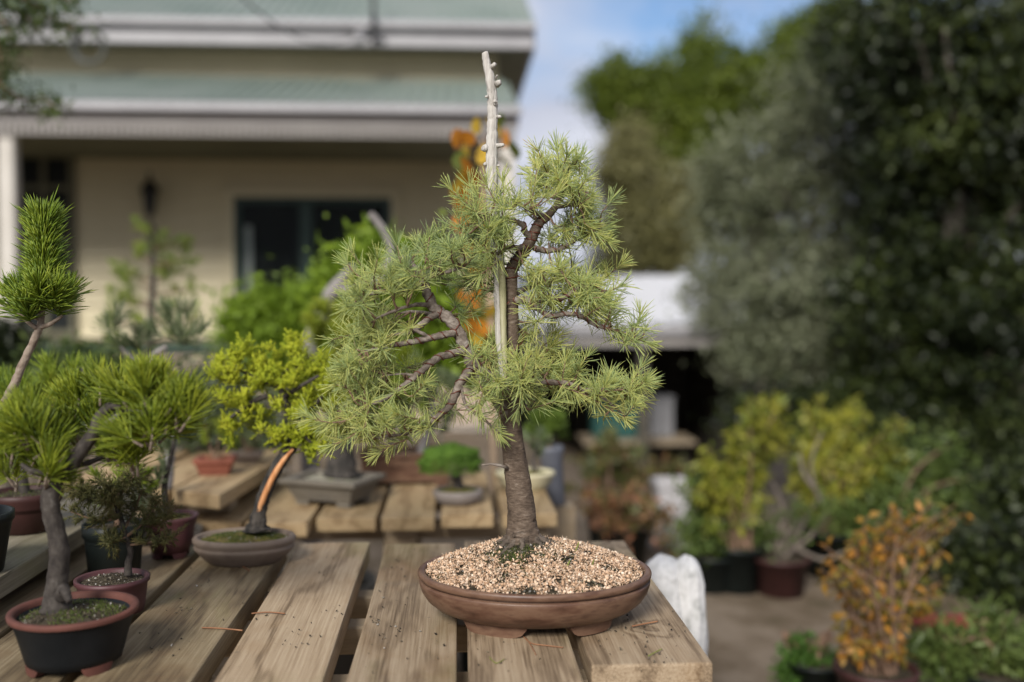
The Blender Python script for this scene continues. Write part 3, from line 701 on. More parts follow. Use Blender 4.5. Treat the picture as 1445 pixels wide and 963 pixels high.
def soil(parent, c, a, b, z, mat, mound=.008, grit=0, moss=0, rot=0.0, mossL=.006):
    seg = 28; rings = 9; V = [(c[0], c[1], z + mound)]; F = []
    for i in range(1, rings + 1):
        q = i / rings
        for k in range(seg):
            t = 2 * math.pi * k / seg; x, y = a * q * math.cos(t), b * q * math.sin(t)
            V.append((c[0] + x * math.cos(rot) - y * math.sin(rot), c[1] + x * math.sin(rot) + y * math.cos(rot), z + mound * (1 - q * q) + (random.uniform(-.12, .12) * mound if i < rings else 0)))
    for k in range(seg): F.append((0, 1 + k, 1 + (k + 1) % seg))
    for i in range(rings - 1):
        for k in range(seg): F.append((1 + i * seg + k, 1 + (i + 1) * seg + k, 1 + (i + 1) * seg + (k + 1) % seg, 1 + i * seg + (k + 1) % seg))
    o = MB().add(V, F).build('soil', mat, parent, smooth=True)
    zf = lambda q: mound * (1 - q * q)
    if grit:
        p = ellipse_pts(grit, a * .97, b * .97, (c[0], c[1], z), zf, rot); tag(link('grit', np_mesh(*bits(p, rng.uniform(.001, .003, grit))), i_grit, o), kind='stuff')
    if moss:
        p = ellipse_pts(moss, a * .95, b * .95, (c[0], c[1], z), zf, rot)
        keep = np.sin(p[:, 0] * 90 + 1) * np.cos(p[:, 1] * 80) + rng.normal(size=moss) * .35 > -.1; p = p[keep]
        d = rdir(len(p)) * .8 + np.array([0, 0, 1]); tag(link('moss', np_mesh(*needles(p, d, mossL * rng.uniform(.5, 1.3, len(p)), .0008, mid=False)), f_moss, o), kind='stuff')
    return o
def feet_arc(parent, c, a, b, z0, z1, spans, mat, rot=0.0, th=.014):
    """raised cloud feet: curved blocks under the wall, ends swept up"""
    for s0, s1 in spans:
        V = []; F = []; n = 14
        for i in range(n + 1):
            u = i / n; t = R(s0 + (s1 - s0) * u) - math.pi / 2
            lift = (z1 - z0) * .8 * (abs(2 * u - 1) ** 7)
            for k, zz_ in ((0, z1), (0, z0 + lift), (1, z0 + lift), (1, z1)):
                ra, rb = a - th * k, b - th * k
                if zz_ != z1: ra, rb = ra * .985, rb * .985
                x, y = ra * math.cos(t), rb * math.sin(t)
                V.append((c[0] + x * math.cos(rot) - y * math.sin(rot), c[1] + x * math.sin(rot) + y * math.cos(rot), zz_))
        for i in range(n):
            for k in range(4): F.append((i * 4 + k, i * 4 + (k + 1) % 4, (i + 1) * 4 + (k + 1) % 4, (i + 1) * 4 + k))
        F += [(0, 1, 2, 3), (n * 4 + 3, n * 4 + 2, n * 4 + 1, n * 4)]
        MB().add(V, F).build('foot', mat, parent, smooth=False)
def round_pot(root, c, prof_out, wall, mat, sx=1.0, sy=1.0, seg=48, rot=0.0, depth=.03, rim_mat=None):
    """profile from base to lip, then back down inside"""
    inn = [(prof_out[-1][0] - wall * .5, prof_out[-1][1] + wall * .15), (prof_out[-1][0] - wall, prof_out[-1][1] - .001), (prof_out[-1][0] - wall * 1.15, prof_out[-1][1] - depth)]
    if rim_mat is None:
        return MB().lathe(prof_out + inn, seg, sx, sy, c, rot, .0015).build('pot', mat, root, smooth=True)
    po = MB().lathe(prof_out + [(prof_out[-1][0] - wall * .9, prof_out[-1][1] - .003), (prof_out[-1][0] - wall * 1.3, prof_out[-1][1] - .018)], seg, sx, sy, c, rot, .0015).build('pot', mat, root, smooth=True)
    r, z = prof_out[-1]
    V = MB(); ring = [(r + .0008, z - .005), (r + .002, z - .001), (r + .001, z + .0015), (r - wall * .5, z + .002), (r - wall * .92, z - .001), (r - wall * 1.0, z - .006)]
    V.lathe(ring, seg, sx, sy, c, rot, .0015); V.f = V.f[:-2]
    V.build('rim', rim_mat, po, smooth=True)
    return po
def box_pot(root, c, w_, d_, h_, rot, mat, flare=.012, lip=.008, wall=.012, foot=.012):
    """rectangular tray pot with flared walls, lip and corner feet"""
    V = []; F = []
    lv = [(w_ / 2 - flare, d_ / 2 - flare, foot), (w_ / 2, d_ / 2, h_ - .014), (w_ / 2 + lip, d_ / 2 + lip, h_ - .012), (w_ / 2 + lip, d_ / 2 + lip, h_), (w_ / 2 - wall, d_ / 2 - wall, h_), (w_ / 2 - wall - .003, d_ / 2 - wall - .003, h_ - .035)]
    cr_, sr_ = math.cos(rot), math.sin(rot)
    def T(x, y, z): return (c[0] + x * cr_ - y * sr_, c[1] + x * sr_ + y * cr_, c[2] + z)
    for a, b, z in lv: V += [T(-a, -b, z), T(a, -b, z), T(a, b, z), T(-a, b, z)]
    for i in range(len(lv) - 1):
        for k in range(4): F.append((i * 4 + k, i * 4 + (k + 1) % 4, (i + 1) * 4 + (k + 1) % 4, (i + 1) * 4 + k))
    F += [(3, 2, 1, 0), tuple(len(V) - 4 + k for k in range(4))]
    po = MB().add(V, F).build('pot', mat, root, bevel=.002)
    for sx_ in (-1, 1):
        for sy_ in (-1, 1):
            fx, fy = sx_ * (w_ / 2 - flare - .02), sy_ * (d_ / 2 - flare - .014)
            q = [T(fx - .018, fy - .012, 0), T(fx + .018, fy - .012, 0), T(fx + .018, fy + .012, 0), T(fx - .018, fy + .012, 0)]
            MB().add([(x, y, c[2] + .0005) for x, y, z in q] + [(x, y, c[2] + foot - .0005) for x, y, z in q], [(3, 2, 1, 0), (4, 5, 6, 7), (0, 1, 5, 4), (1, 2, 6, 5), (2, 3, 7, 6), (3, 0, 4, 7)]).build('foot', mat, po)
    return po
def rect_soil(root, c, w_, d_, z, rot, mat):
    n = 14; V = []; F = []; cr_, sr_ = math.cos(rot), math.sin(rot)
    for j in range(n + 1):
        for i in range(n + 1):
            x, y = (i / n - .5) * w_, (j / n - .5) * d_; e = min(1, 4 * min(i, n - i, j, n - j) / n)
            V.append((c[0] + x * cr_ - y * sr_, c[1] + x * sr_ + y * cr_, z + .008 * e + random.uniform(-.002, .002)))
    for j in range(n):
        for i in range(n): F.append((j * (n + 1) + i, j * (n + 1) + i + 1, (j + 1) * (n + 1) + i + 1, (j + 1) * (n + 1) + i))
    return MB().add(V, F).build('soil', mat, root, smooth=True)

# ================================================================== THE TALL NEEDLE BONSAI
Y0 = 1.457
px3 = lambda px, py, dy=0.0: P(px, py, Y0 + dy)
S = Y0 / FPX
pc = Vector((P(754, 800, Y0).x, Y0, T1))
bon = thing('cedar_bonsai', 'tall wired needle bonsai with bare white top in a shallow brown oval pot', 'bonsai', pc)
AX, BY, PR = .1715, .141, R(-4)
prof = [(.72, .0155), (.79, .0165), (.865, .022), (.93, .031), (.972, .042), (.992, .052), (.996, .0570), (.990, .0588), (.962, .0592), (.962, .0616), (.992, .0620), (1.003, .0645), (1.006, .068), (1.0, .0705), (.987, .0720)]
V = MB(); seg = 96
full = prof + [(.955, .0715), (.940, .069), (.925, .045)]
V.lathe([(r, z) for r, z in full], seg, AX, BY, pc, PR, .001)
pot = V.build('pot', m_brown, bon, smooth=True)
feet_arc(pot, (pc.x, pc.y), AX * .775, BY * .775, T1 + .0008, T1 + .0165, [(-50, -5), (22, 58), (130, 175), (202, 238)], m_brown, PR, .02)
# soil mound
MH = .041; ZB = T1 + .0675
mound = lambda q: MH * (1 - min(1, q) ** 2.0)
def collar(x, y): return .011 * math.exp(-((x - P(737, 760, Y0).x) ** 2 + (y - Y0) ** 2) / .030 ** 2)     # soil heaped round the trunk
def mound_at(x, y):
    X, Y = x - pc.x, y - pc.y; a = X * math.cos(-PR) - Y * math.sin(-PR); b = X * math.sin(-PR) + Y * math.cos(-PR)
    return ZB + mound(math.hypot(a / (AX * .94), b / (BY * .94))) + collar(x, y)
V = [(pc.x, pc.y, ZB + MH)]; F = []; seg = 48; rings = 14
for i in range(1, rings + 1):
    q = i / rings
    for k in range(seg):
        t = 2 * math.pi * k / seg; x, y = AX * .94 * q * math.cos(t), BY * .94 * q * math.sin(t)
        V.append((pc.x + x * math.cos(PR) - y * math.sin(PR), pc.y + x * math.sin(PR) + y * math.cos(PR), ZB + mound(q) - .003 + random.uniform(-.0015, .0015)))
for k in range(seg): F.append((0, 1 + k, 1 + (k + 1) % seg))
for i in range(rings - 1):
    for k in range(seg): F.append((1 + i * seg + k, 1 + (i + 1) * seg + k, 1 + (i + 1) * seg + (k + 1) % seg, 1 + i * seg + (k + 1) % seg))
V = [(x, y, z + collar(x, y)) for x, y, z in V]
so_ = MB().add(V, F).build('soil', m_soil, bon, smooth=True)
i_mulch = island('sphagnum_flakes', [(.08, .055, .035), (.32, .20, .12), (.52, .34, .215), (.60, .42, .285), (.68, .52, .38), (.76, .64, .51)], [0, .1, .35, .6, .85, 1])
i_dark = island('dark_bits', [(.012, .01, .008), (.035, .03, .02), (.06, .055, .02), (.11, .1, .08), (.28, .27, .25)], [0, .4, .7, .93, 1])
# flakes lie in drifts with dark soil showing between
def vnoise(x, y, s):
    from mathutils import noise as mn
    return mn.noise(Vector((x * s, y * s, 3.7))) + .6 * mn.noise(Vector((x * s * 2.3, y * s * 2.3, 9.1)))
p = ellipse_pts(21000, AX * .93, BY * .93, (pc.x, pc.y, ZB), mound, PR)
tb_ = Vector((P(737, 760, Y0).x, Y0))
p[:, 2] += [collar(a, b) for a, b, c in p]
den = np.array([vnoise(a, b, 40) for a, b, c in p]); dist = np.hypot(p[:, 0] - tb_.x, p[:, 1] - tb_.y + .0)
front = (p[:, 1] < Y0 - .01) & (np.abs(p[:, 0] - tb_.x + .012) < .028) & (p[:, 1] > Y0 - .075)
keep = (den > -.34 + rng.normal(size=len(p)) * .12) & (dist > .038) & ~(front & (rng.uniform(size=len(p)) < .75))
q = p[keep]; lump = np.array([vnoise(a + 5, b, 45) for a, b, c in q]); q[:, 2] += rng.uniform(-.001, .003, len(q)) + .0045 * np.clip(lump, 0, 1)
tag(link('mulch', np_mesh(*bits(q, rng.uniform(.0007, .0022, len(q)) * rng.choice([1, 1, 1, 1, 2.2], len(q)), .5)), i_mulch, so_), 'tan shredded moss flakes', kind='stuff')
# shredded strands among the flakes
p = ellipse_pts(9000, AX * .92, BY * .92, (pc.x, pc.y, ZB), mound, PR)
p[:, 2] += [collar(a, b) for a, b, c in p]
den = np.array([vnoise(a, b, 40) for a, b, c in p]); dist = np.hypot(p[:, 0] - tb_.x, p[:, 1] - tb_.y)
front = (p[:, 1] < Y0 - .01) & (np.abs(p[:, 0] - tb_.x + .012) < .026) & (p[:, 1] > Y0 - .07)
q = p[(den > -.30) & (dist > .04) & ~front]; d = rdir(len(q)); d[:, 2] = np.abs(d[:, 2]) * .45
q[:, 2] += .001
tag(link('strands', np_mesh(*needles(q, d, rng.uniform(.003, .008, len(q)), .0005, bend=.8)), i_mulch, so_), kind='stuff')
p = ellipse_pts(3600, AX * .93, BY * .93, (pc.x, pc.y, ZB), mound, PR); p[:, 2] += [collar(a, b) for a, b, c in p]
n = 1600; t = rng.uniform(0, 2 * np.pi, n); rr_ = np.abs(rng.normal(size=n)) * .022 + .014
a = tb_.x + np.cos(t) * rr_ * 1.2; b = Y0 + np.sin(t) * rr_ * 1.1 - .006
p = np.concatenate([p, np.stack([a, b, np.array([mound_at(x, y) for x, y in zip(a, b)]) + rng.uniform(0, .003, n)], 1)])
tag(link('grit', np_mesh(*bits(p, rng.uniform(.0012, .0032, len(p)))), i_dark, so_), kind='stuff')
# moss at the foot and a few grass blades
n = 2600; a = rng.normal(size=n) * .024 + tb_.x - .010; b = Y0 - .022 - np.abs(rng.normal(size=n)) * .028
z = np.array([mound_at(x, y) for x, y in zip(a, b)]); p = np.stack([a, b, z - .002], 1); d = rdir(n) * .7 + np.array([0, -.2, 1.0])
k_ = np.array([vnoise(x, y, 60) for x, y in zip(a, b)]) > -.1; p, d = p[k_], d[k_]
tag(link('moss', np_mesh(*needles(p, d, rng.uniform(.003, .008, len(p)), .0007, mid=False)), f_moss, so_), 'dark green moss at the trunk foot', kind='stuff')
f_grass = foliage('grass_blade', [(.12, .17, .02), (.22, .27, .05), (.34, .31, .08)], patch=8)
gp = []; gd = []; gl = []
for px, py, dxx, L in ((718, 757, .10, .042), (724, 752, -.16, .036), (746, 758, .35, .034), (752, 755, .15, .028), (716, 762, -.2, .02), (800, 803, .5, .012), (835, 800, .3, .014), (812, 790, .5, .018),):
    c = PZ(px, py, T1 + .09); 
    c.z = mound_at(c.x, c.y) ; gp.append(c); gd.append((dxx, -.1, 1 if abs(dxx) < 1 else .1)); gl.append(L)
for a, b, c in zip(gp, gd, gl): link('grass_blade', np_mesh(*needles(np.array([a]), np.array([b]), np.array([c]), .0011, bend=.5)), f_grass, so_)

# bark materials
def bark_mat(name, cols, ring=130, fine=380, bump=.8):
    m, t, N, b, o = newmat(name); L = t.links.new
    tc_ = N('ShaderNodeTexCoord')
    def ns(scale, st, detail=5, r=.6):
        mp_ = N('ShaderNodeMapping'); mp_.inputs['Scale'].default_value = st; L(tc_.outputs['Object'], mp_.inputs[0])
        n = N('ShaderNodeTexNoise'); n.inputs['Scale'].default_value = scale; n.inputs['Detail'].default_value = detail; n.inputs['Roughness'].default_value = r
        L(mp_.outputs[0], n.inputs['Vector']); return n.outputs['Fac']
    a = ns(1, (95, 95, ring * 1.7), 8, .68); c = ns(fine, (1, 1, 1), 3); big = ns(34, (1, 1, 1), 4)
    m1 = N('ShaderNodeMath', operation='MULTIPLY_ADD'); L(a, m1.inputs[0]); m1.inputs[1].default_value = .65
    m2 = N('ShaderNodeMath', operation='MULTIPLY'); L(big, m2.inputs[0]); m2.inputs[1].default_value = .4; L(m2.outputs[0], m1.inputs[2])
    r = ramp(N, cols, [.32, .46, .58, .72]); L(m1.outputs[0], r.inputs[0]); L(r.outputs[0], b.inputs['Base Color'])
    b.inputs['Roughness'].default_value = .75; b.inputs['Specular IOR Level'].default_value = .3
    h = N('ShaderNodeMath', operation='MULTIPLY_ADD'); L(a, h.inputs[0]); h.inputs[1].default_value = 1.0
    h2 = N('ShaderNodeMath', operation='MULTIPLY'); L(c, h2.inputs[0]); h2.inputs[1].default_value = .25; L(h2.outputs[0], h.inputs[2])
    bp = N('ShaderNodeBump'); bp.inputs['Strength'].default_value = bump; bp.inputs['Distance'].default_value = .003
    L(h.outputs[0], bp.inputs['Height']); L(bp.outputs[0], b.inputs['Normal']); return m
m_trunk = bark_mat('ringed_bark', [(.025, .017, .012), (.075, .052, .036), (.125, .09, .064), (.25, .205, .165)], ring=170)
m_root = bark_mat('root_bark', [(.018, .013, .010), (.06, .045, .033), (.11, .085, .065), (.20, .17, .14)], ring=70)
m_limb = bark_mat('limb_bark', [(.035, .027, .02), (.11, .085, .066), (.20, .165, .135), (.36, .32, .28)], ring=70, bump=1.0)
m_twig = noisy('twig_bark', [(.10, .055, .035), (.22, .14, .09)], scale=120, rough=.8, bump=0)
m_dead = noisy('bleached_deadwood', [(.18, .165, .145), (.40, .37, .33), (.50, .475, .43), (.36, .335, .30)], scale=46, rough=.8, bump=.28, bscale=90, stretch=(4, 4, .22), bdist=.004)
m_live = noisy('pale_live_strip', [(.24, .23, .12), (.33, .31, .18), (.42, .39, .27)], scale=30, rough=.7, bump=.1, stretch=(3, 3, .4))
m_wire = noisy('copper_wire', [(.075, .024, .016), (.15, .05, .032)], scale=80, rough=.4, bump=0, metal=.4)

def branch(pts, sides=10, knob=.07, sub=6, wob=.1):
    q, r = spline([px3(a, b, c) for a, b, c, d in pts], [d * S for a, b, c, d in pts], sub)
    for i in range(1, len(q) - 1): q[i] = q[i] + Vector((random.uniform(-1, 1), random.uniform(-1, 1), random.uniform(-1, 1))) * r[i] * wob
    return q, r, MB().tube(q, r, sides, knob)
SKEL = []          # (point) where twigs may leave
trunk_pts = [(739, 772, 0, 30), (738, 757, 0, 25), (737, 742, 0, 21.5), (735, 715, 0, 19.5), (731, 680, 0, 18), (726, 645, 0, 16.5), (721, 605, 0, 15), (719, 575, .0, 14.5), (721, 545, .004, 13), (722, 510, .006, 11.5), (722, 475, .006, 10.5), (722, 435, .004, 9.5), (721, 398, .002, 9), (723, 378, 0, 9), (734, 363, 0, 8.6), (748, 341, -.003, 8), (760, 316, -.005, 7), (772, 306, -.006, 6), (785, 290, -.006, 4.5), (795, 262, -.004, 3.2), (803, 240, .0, 2.5), (812, 225, .004, 1.6)]
q, r, mb = branch(trunk_pts, 28, .03, 7, .03)
trk = mb.build('trunk', m_trunk, bon, smooth=True); TRUNK = (q, r)
SKEL += [tuple(x) for x in q[len(q) // 2:]]
# surface roots
rootlist = [[(722, 741, -.012, 8), (703, 752, -.018, 6), (692, 763, -.02, 4), (683, 771, -.024, 2)], [(726, 744, -.02, 7), (712, 765, -.034, 5), (700, 784, -.05, 2.5)],
            [(738, 748, -.024, 7), (735, 770, -.04, 4), (733, 790, -.054, 2)], [(752, 741, -.014, 8), (764, 751, -.024, 6), (765, 772, -.036, 4), (748, 785, -.05, 2)],
            [(756, 738, -.006, 8), (775, 747, -.008, 6), (794, 755, -.008, 4), (806, 762, -.012, 2)], [(757, 742, -.010, 6), (780, 756, -.02, 4), (792, 768, -.028, 2)],
            [(720, 742, .0, 7), (700, 748, .01, 5), (690, 752, .012, 3)]]
for rl in rootlist:
    pts = []
    for i, (a, b, c, d) in enumerate(rl):
        v = px3(a, b, c)
        v.z = mound_at(v.x, v.y) + (d * S * .25 if i else .006)
        pts.append(v)
    qq, rr = spline(pts, [d[3] * S * (.48 if i else .7) for i, d in enumerate(rl)], 6); qq = [v + Vector((random.uniform(-1, 1), random.uniform(-1, 1), random.uniform(-.6, .6))) * .0016 for v in qq]; MB().tube(qq, rr, 9, .25).build('root', m_root, trk, smooth=True)
# bare broken twig on the trunk
MB().tube([px3(716, 661, -.016), px3(706, 657, -.02), px3(692, 655, -.024), px3(680, 657, -.026)], [2.6 * S, 2.2 * S, 1.7 * S, 1.6 * S], 6, .12).build('stub', m_limb, trk, smooth=True)

# bleached spike with broken-off stubs
dead_pts = [(684, 75, -.010, 4.6), (687, 90, -.010, 5.4), (692, 112, -.010, 6.6), (695, 140, -.008, 7.2), (695, 170, -.008, 7.6), (694, 205, -.010, 8.0), (694, 245, -.010, 8.4), (695, 285, -.009, 8.6), (699, 330, -.006, 8.8), (704, 380, -.004, 8.6), (706, 430, -.004, 8.4), (708, 490, -.004, 7.6), (711, 545, -.006, 5), (714, 580, -.008, 2.5)]
q, r, mb = branch(dead_pts, 16, .05, 7)
for a, b, ex, ey, w_ in ((694, 96, 698, 91, 3.2), (700, 120, 705, 116, 3.8), (699, 112, 701, 107, 1.2), (689, 136, 686, 137, 1.8), (698, 143, 699, 147, 3.4), (701, 165, 706, 165, 2.2), (688, 208, 682, 210, 4.2), (701, 206, 709, 205, 2.8), (688, 231, 684, 232, 2.4), (688, 248, 684, 248, 1.8), (689, 264, 686, 264, 1.6), (702, 234, 704, 234, 1.5)):
    mb.tube([px3(a, b, -.012), px3(ex, ey, -.016), px3(ex + (ex - a) * .25, ey - .6, -.017)], [w_ * S * 1.3, w_ * S, w_ * S * .75], 8, .15)
dead = mb.build('deadwood_spike', m_dead, bon, smooth=True)
MB().tube(*spline([px3(707, 368, -.014), px3(709, 400, -.013), px3(710, 440, -.012), px3(711, 480, -.012), px3(713, 520, -.012), px3(715, 545, -.012)], [4.5 * S, 5 * S, 5 * S, 4.5 * S, 3.5 * S, 1.5 * S], 5), 8, .1).build('live_strip', m_live, dead, smooth=True)

BR = {
 'limb': [(716, 588, -.004, 11), (704, 568, -.008, 10.5), (690, 549, -.012, 10), (674, 524, -.016, 9.5), (656, 492, -.020, 9), (647, 468, -.022, 8.6), (630, 448, -.022, 8.2), (612, 434, -.02, 7.6), (602, 410, -.018, 6.8), (595, 390, -.014, 5.6), (580, 372, -.010, 3.8), (568, 362, -.006, 2)],
 'L1': [(647, 469, -.024, 5.5), (626, 473, -.034, 5), (604, 478, -.042, 4.6), (580, 483, -.046, 4), (556, 487, -.05, 3.4), (535, 492, -.05, 2.4), (515, 496, -.05, 1.5)],
 'L1b': [(604, 477, -.042, 3), (594, 470, -.05, 2.6), (575, 462, -.055, 1.6)],
 'L2': [(622, 443, -.02, 5), (606, 449, -.034, 4.6), (590, 462, -.042, 4.2), (574, 470, -.048, 3.4), (556, 472, -.05, 1.8)],
 'L3': [(656, 494, -.02, 6), (636, 500, -.034, 5.4), (616, 506, -.046, 5), (597, 522, -.054, 4.6), (572, 543, -.06, 4), (545, 562, -.064, 3), (520, 572, -.066, 1.8)],
 'L3b': [(597, 522, -.054, 2.8), (588, 530, -.04, 2.4), (570, 528, -.03, 1.5), (545, 530, -.02, 1.2)],
 'L4': [(668, 518, -.016, 6.5), (656, 532, -.036, 6), (647, 546, -.044, 5.6), (638, 568, -.05, 5.2), (622, 585, -.056, 4.4), (600, 600, -.06, 3.4), (572, 612, -.062, 2.4), (530, 618, -.06, 1.4)],
 'L5': [(598, 400, -.016, 4.4), (575, 410, -.03, 4), (552, 412, -.04, 3.2), (532, 413, -.05, 2.2), (505, 420, -.055, 1.3)],
 'L6': [(597, 396, -.016, 3.4), (610, 388, -.026, 3), (632, 384, -.035, 2.4), (655, 376, -.036, 1.5)],
 'L7': [(612, 432, -.02, 3.5), (590, 430, -.04, 3), (565, 436, -.06, 2.2), (530, 450, -.07, 1.4)],
 'L8': [(630, 450, -.02, 3.4), (615, 445, .03, 3), (580, 440, .07, 2.2), (540, 450, .10, 1.3)],
 'L9': [(602, 410, -.016, 3.6), (600, 395, .03, 3), (610, 375, .07, 2), (630, 358, .09, 1.2)],
 'L10': [(656, 494, -.018, 3.4), (630, 500, .04, 3), (590, 515, .08, 2.2), (540, 530, .10, 1.2)],
 'R1': [(753, 350, -.002, 4.6), (768, 354, .004, 4), (789, 352, .010, 3.4), (806, 343, .014, 2.8), (824, 331, .018, 2.2), (848, 322, .02, 1.3)],
 'A1': [(750, 338, -.004, 4.6), (742, 328, -.012, 4.4), (738, 318, -.016, 4), (726, 312, -.02, 3.4), (714, 308, -.024, 2.4), (690, 306, -.03, 1.4)],
 'A2': [(744, 350, -.004, 4.4), (731, 350, -.014, 4), (716, 350, -.02, 3), (708, 356, -.026, 2.4), (696, 359, -.032, 1.5)],
 'A3': [(770, 307, -.006, 4), (757, 301, -.02, 3), (745, 296, -.034, 2), (730, 288, -.04, 1.2)],
 'A4': [(782, 292, -.006, 4), (800, 290, -.012, 3), (818, 284, -.016, 2.2), (835, 268, -.016, 1.3)],
 'R2': [(727, 424, .0, 6), (742, 424, -.012, 5), (758, 424, -.022, 4.2), (776, 420, -.028, 3.8), (795, 420, -.032, 3.2), (815, 408, -.036, 2.6), (838, 401, -.04, 1.5)],
 'R3': [(742, 424, -.012, 4.6), (758, 434, -.026, 4), (775, 446, -.034, 3.6), (800, 443, -.04, 3.2), (820, 446, -.04, 3.2), (838, 457, -.04, 3.2), (856, 464, -.038, 2.6), (884, 472, -.034, 2), (910, 482, -.03, 1.2)],
 'R2b': [(727, 415, .004, 4), (750, 405, .03, 3.4), (785, 396, .06, 2.6), (825, 395, .08, 1.5)],
 'R4': [(726, 535, -.006, 6.5), (745, 540, -.02, 5), (770, 540, -.034, 4.2), (800, 541, -.044, 3.6), (825, 552, -.05, 3), (850, 562, -.052, 2.4), (880, 585, -.05, 1.3)],
 'R4b': [(825, 550, -.05, 2.4), (850, 549, -.048, 2), (880, 548, -.044, 1.7), (905, 540, -.04, 1.1)],
 'R5': [(726, 520, .002, 4.4), (755, 525, .04, 3.6), (795, 530, .07, 2.6), (840, 545, .09, 1.4)],
 'C1': [(718, 560, -.012, 4), (700, 535, -.036, 3), (680, 520, -.05, 2.2), (655, 512, -.056, 1.3)],
 'C2': [(722, 545, -.014, 3.6), (712, 545, -.036, 2.8), (706, 570, -.046, 2), (703, 592, -.05, 1.3)],
 'C3': [(722, 535, -.012, 3.4), (735, 535, -.036, 2.6), (745, 548, -.046, 1.8), (742, 575, -.05, 1.2)],
 'C4': [(650, 540, -.044, 2.4), (658, 574, -.05, 2), (680, 590, -.054, 1.7), (705, 612, -.056, 1.1)],
}
def helix(q, r, turn, wr):
    """wire coiled round a branch"""
    pts = []; s = 0; T0 = None; Nn = None; n = len(q)
    up = Vector((.3, .8, .5)); tt = (q[1] - q[0]).normalized(); Nn = tt.cross(up).normalized()
    for i in range(n - 1):
        t_ = (q[i + 1] - q[i]); L = t_.length; t_.normalize(); Nn = (Nn - t_ * Nn.dot(t_)).normalized(); B = t_.cross(Nn)
        k = max(2, int(L / .0018))
        for j in range(k):
            u = j / k; s += L / k; rr = r[i] + (r[i + 1] - r[i]) * u + wr * .8; a = 2 * math.pi * s / (turn * (rr / .006) ** .4)
            pts.append(q[i].lerp(q[i + 1], u) + (Nn * math.cos(a) + B * math.sin(a)) * rr)
    return MB().tube(pts, wr, 5)
for k_, pts in BR.items():
    q, r, mb = branch(pts, 12 if k_ == 'limb' else 9, .15, 6)
    b_o = mb.build('branch', m_limb, bon, smooth=True)
    SKEL += [tuple(x) for x in q[3:]]
    if k_ in ('limb', 'L1', 'L2', 'L3', 'L4', 'L5', 'R2', 'R3', 'R1', 'A1', 'A2', 'R4'):
        j = int(len(q) * .85); helix(q[:j], r[:j], .020 if k_ != 'limb' else .03, .0009).build('wire', m_wire, b_o, smooth=True)
q, r = TRUNK
i0 = next(i for i, v in enumerate(q) if v.z > P(0, 395, Y0).z); i1 = next(i for i, v in enumerate(q) if v.z > P(0, 300, Y0).z)
helix(q[i0:i1], r[i0:i1], .011, .0011).build('wire', m_wire, trk, smooth=True)
i0 = next(i for i, v in enumerate(q) if v.z > P(0, 520, Y0).z); i1 = next(i for i, v in enumerate(q) if v.z > P(0, 420, Y0).z)
helix(q[i0:i1], [x + .006 for x in r[i0:i1]], .05, .0009).build('wire', m_wire, trk, smooth=True)

# foliage pads: photo position, half size, depth range, number of spurs
PADS = [(560, 382, 62, 24, -.08, .06, 19), (628, 362, 52, 22, -.07, .08, 18), (665, 385, 34, 26, -.05, .08, 9), (520, 425, 40, 26, -.09, .06, 16), (585, 412, 40, 18, -.08, -.02, 9), (545, 455, 60, 18, -.10, .06, 14),
        (515, 492, 42, 26, -.09, .06, 19), (498, 540, 34, 34, -.10, .05, 17), (555, 520, 48, 22, -.02, .10, 13), (540, 560, 44, 18, -.09, .04, 12), (525, 605, 55, 24, -.10, .03, 24), (590, 600, 34, 14, -.09, -.02, 11), (600, 545, 24, 18, .0, .08, 5), (490, 590, 28, 26, -.1, .02, 10),
        (690, 300, 44, 18, -.07, .02, 15), (700, 335, 42, 22, -.06, .05, 13), (697, 368, 24, 12, -.05, -.02, 6), (655, 330, 20, 20, -.03, .06, 5), (735, 290, 28, 18, -.06, .05, 8),
        (785, 262, 40, 24, -.07, .05, 22), (820, 278, 26, 26, -.06, .05, 13), (800, 235, 26, 12, -.02, .03, 7), (765, 250, 22, 14, -.03, .04, 5), (825, 325, 32, 18, -.03, .06, 14), (790, 340, 34, 16, .0, .08, 8), (838, 300, 14, 14, -.03, .05, 5),
        (775, 388, 46, 20, -.06, .07, 19), (825, 400, 46, 22, -.07, .06, 21), (800, 432, 50, 18, -.08, .04, 17), (855, 440, 30, 20, -.06, .05, 11), (752, 440, 22, 18, -.05, .05, 8), (890, 474, 26, 14, -.06, .01, 10), (745, 475, 24, 18, .02, .08, 5),
        (675, 505, 40, 24, -.08, .03, 15), (690, 545, 28, 20, -.08, -.02, 9), (735, 530, 40, 24, -.09, .03, 16), (790, 530, 44, 22, -.08, .05, 20), (840, 550, 38, 20, -.08, .05, 17), (885, 550, 28, 16, -.07, .02, 12), (740, 565, 22, 14, -.07, -.03, 5), (870, 580, 18, 14, -.07, -.02, 5), (770, 500, 30, 16, .0, .07, 6), (640, 575, 20, 16, -.02, .06, 2), (660, 430, 24, 26, .03, .1, 4)]
SK = np.array(SKEL)
clear = [(706, 742, 370, 500, -.02), (640, 700, 445, 560, -.02), (588, 650, 400, 470, -.025), (560, 650, 468, 500, -.05), (735, 790, 296, 372, -.01), (676, 707, 60, 275, .1), (700, 770, 600, 760, .2), (590, 660, 500, 585, -.05)]
N0 = []; N1 = []; N2 = []; tw = MB(); spur = 0
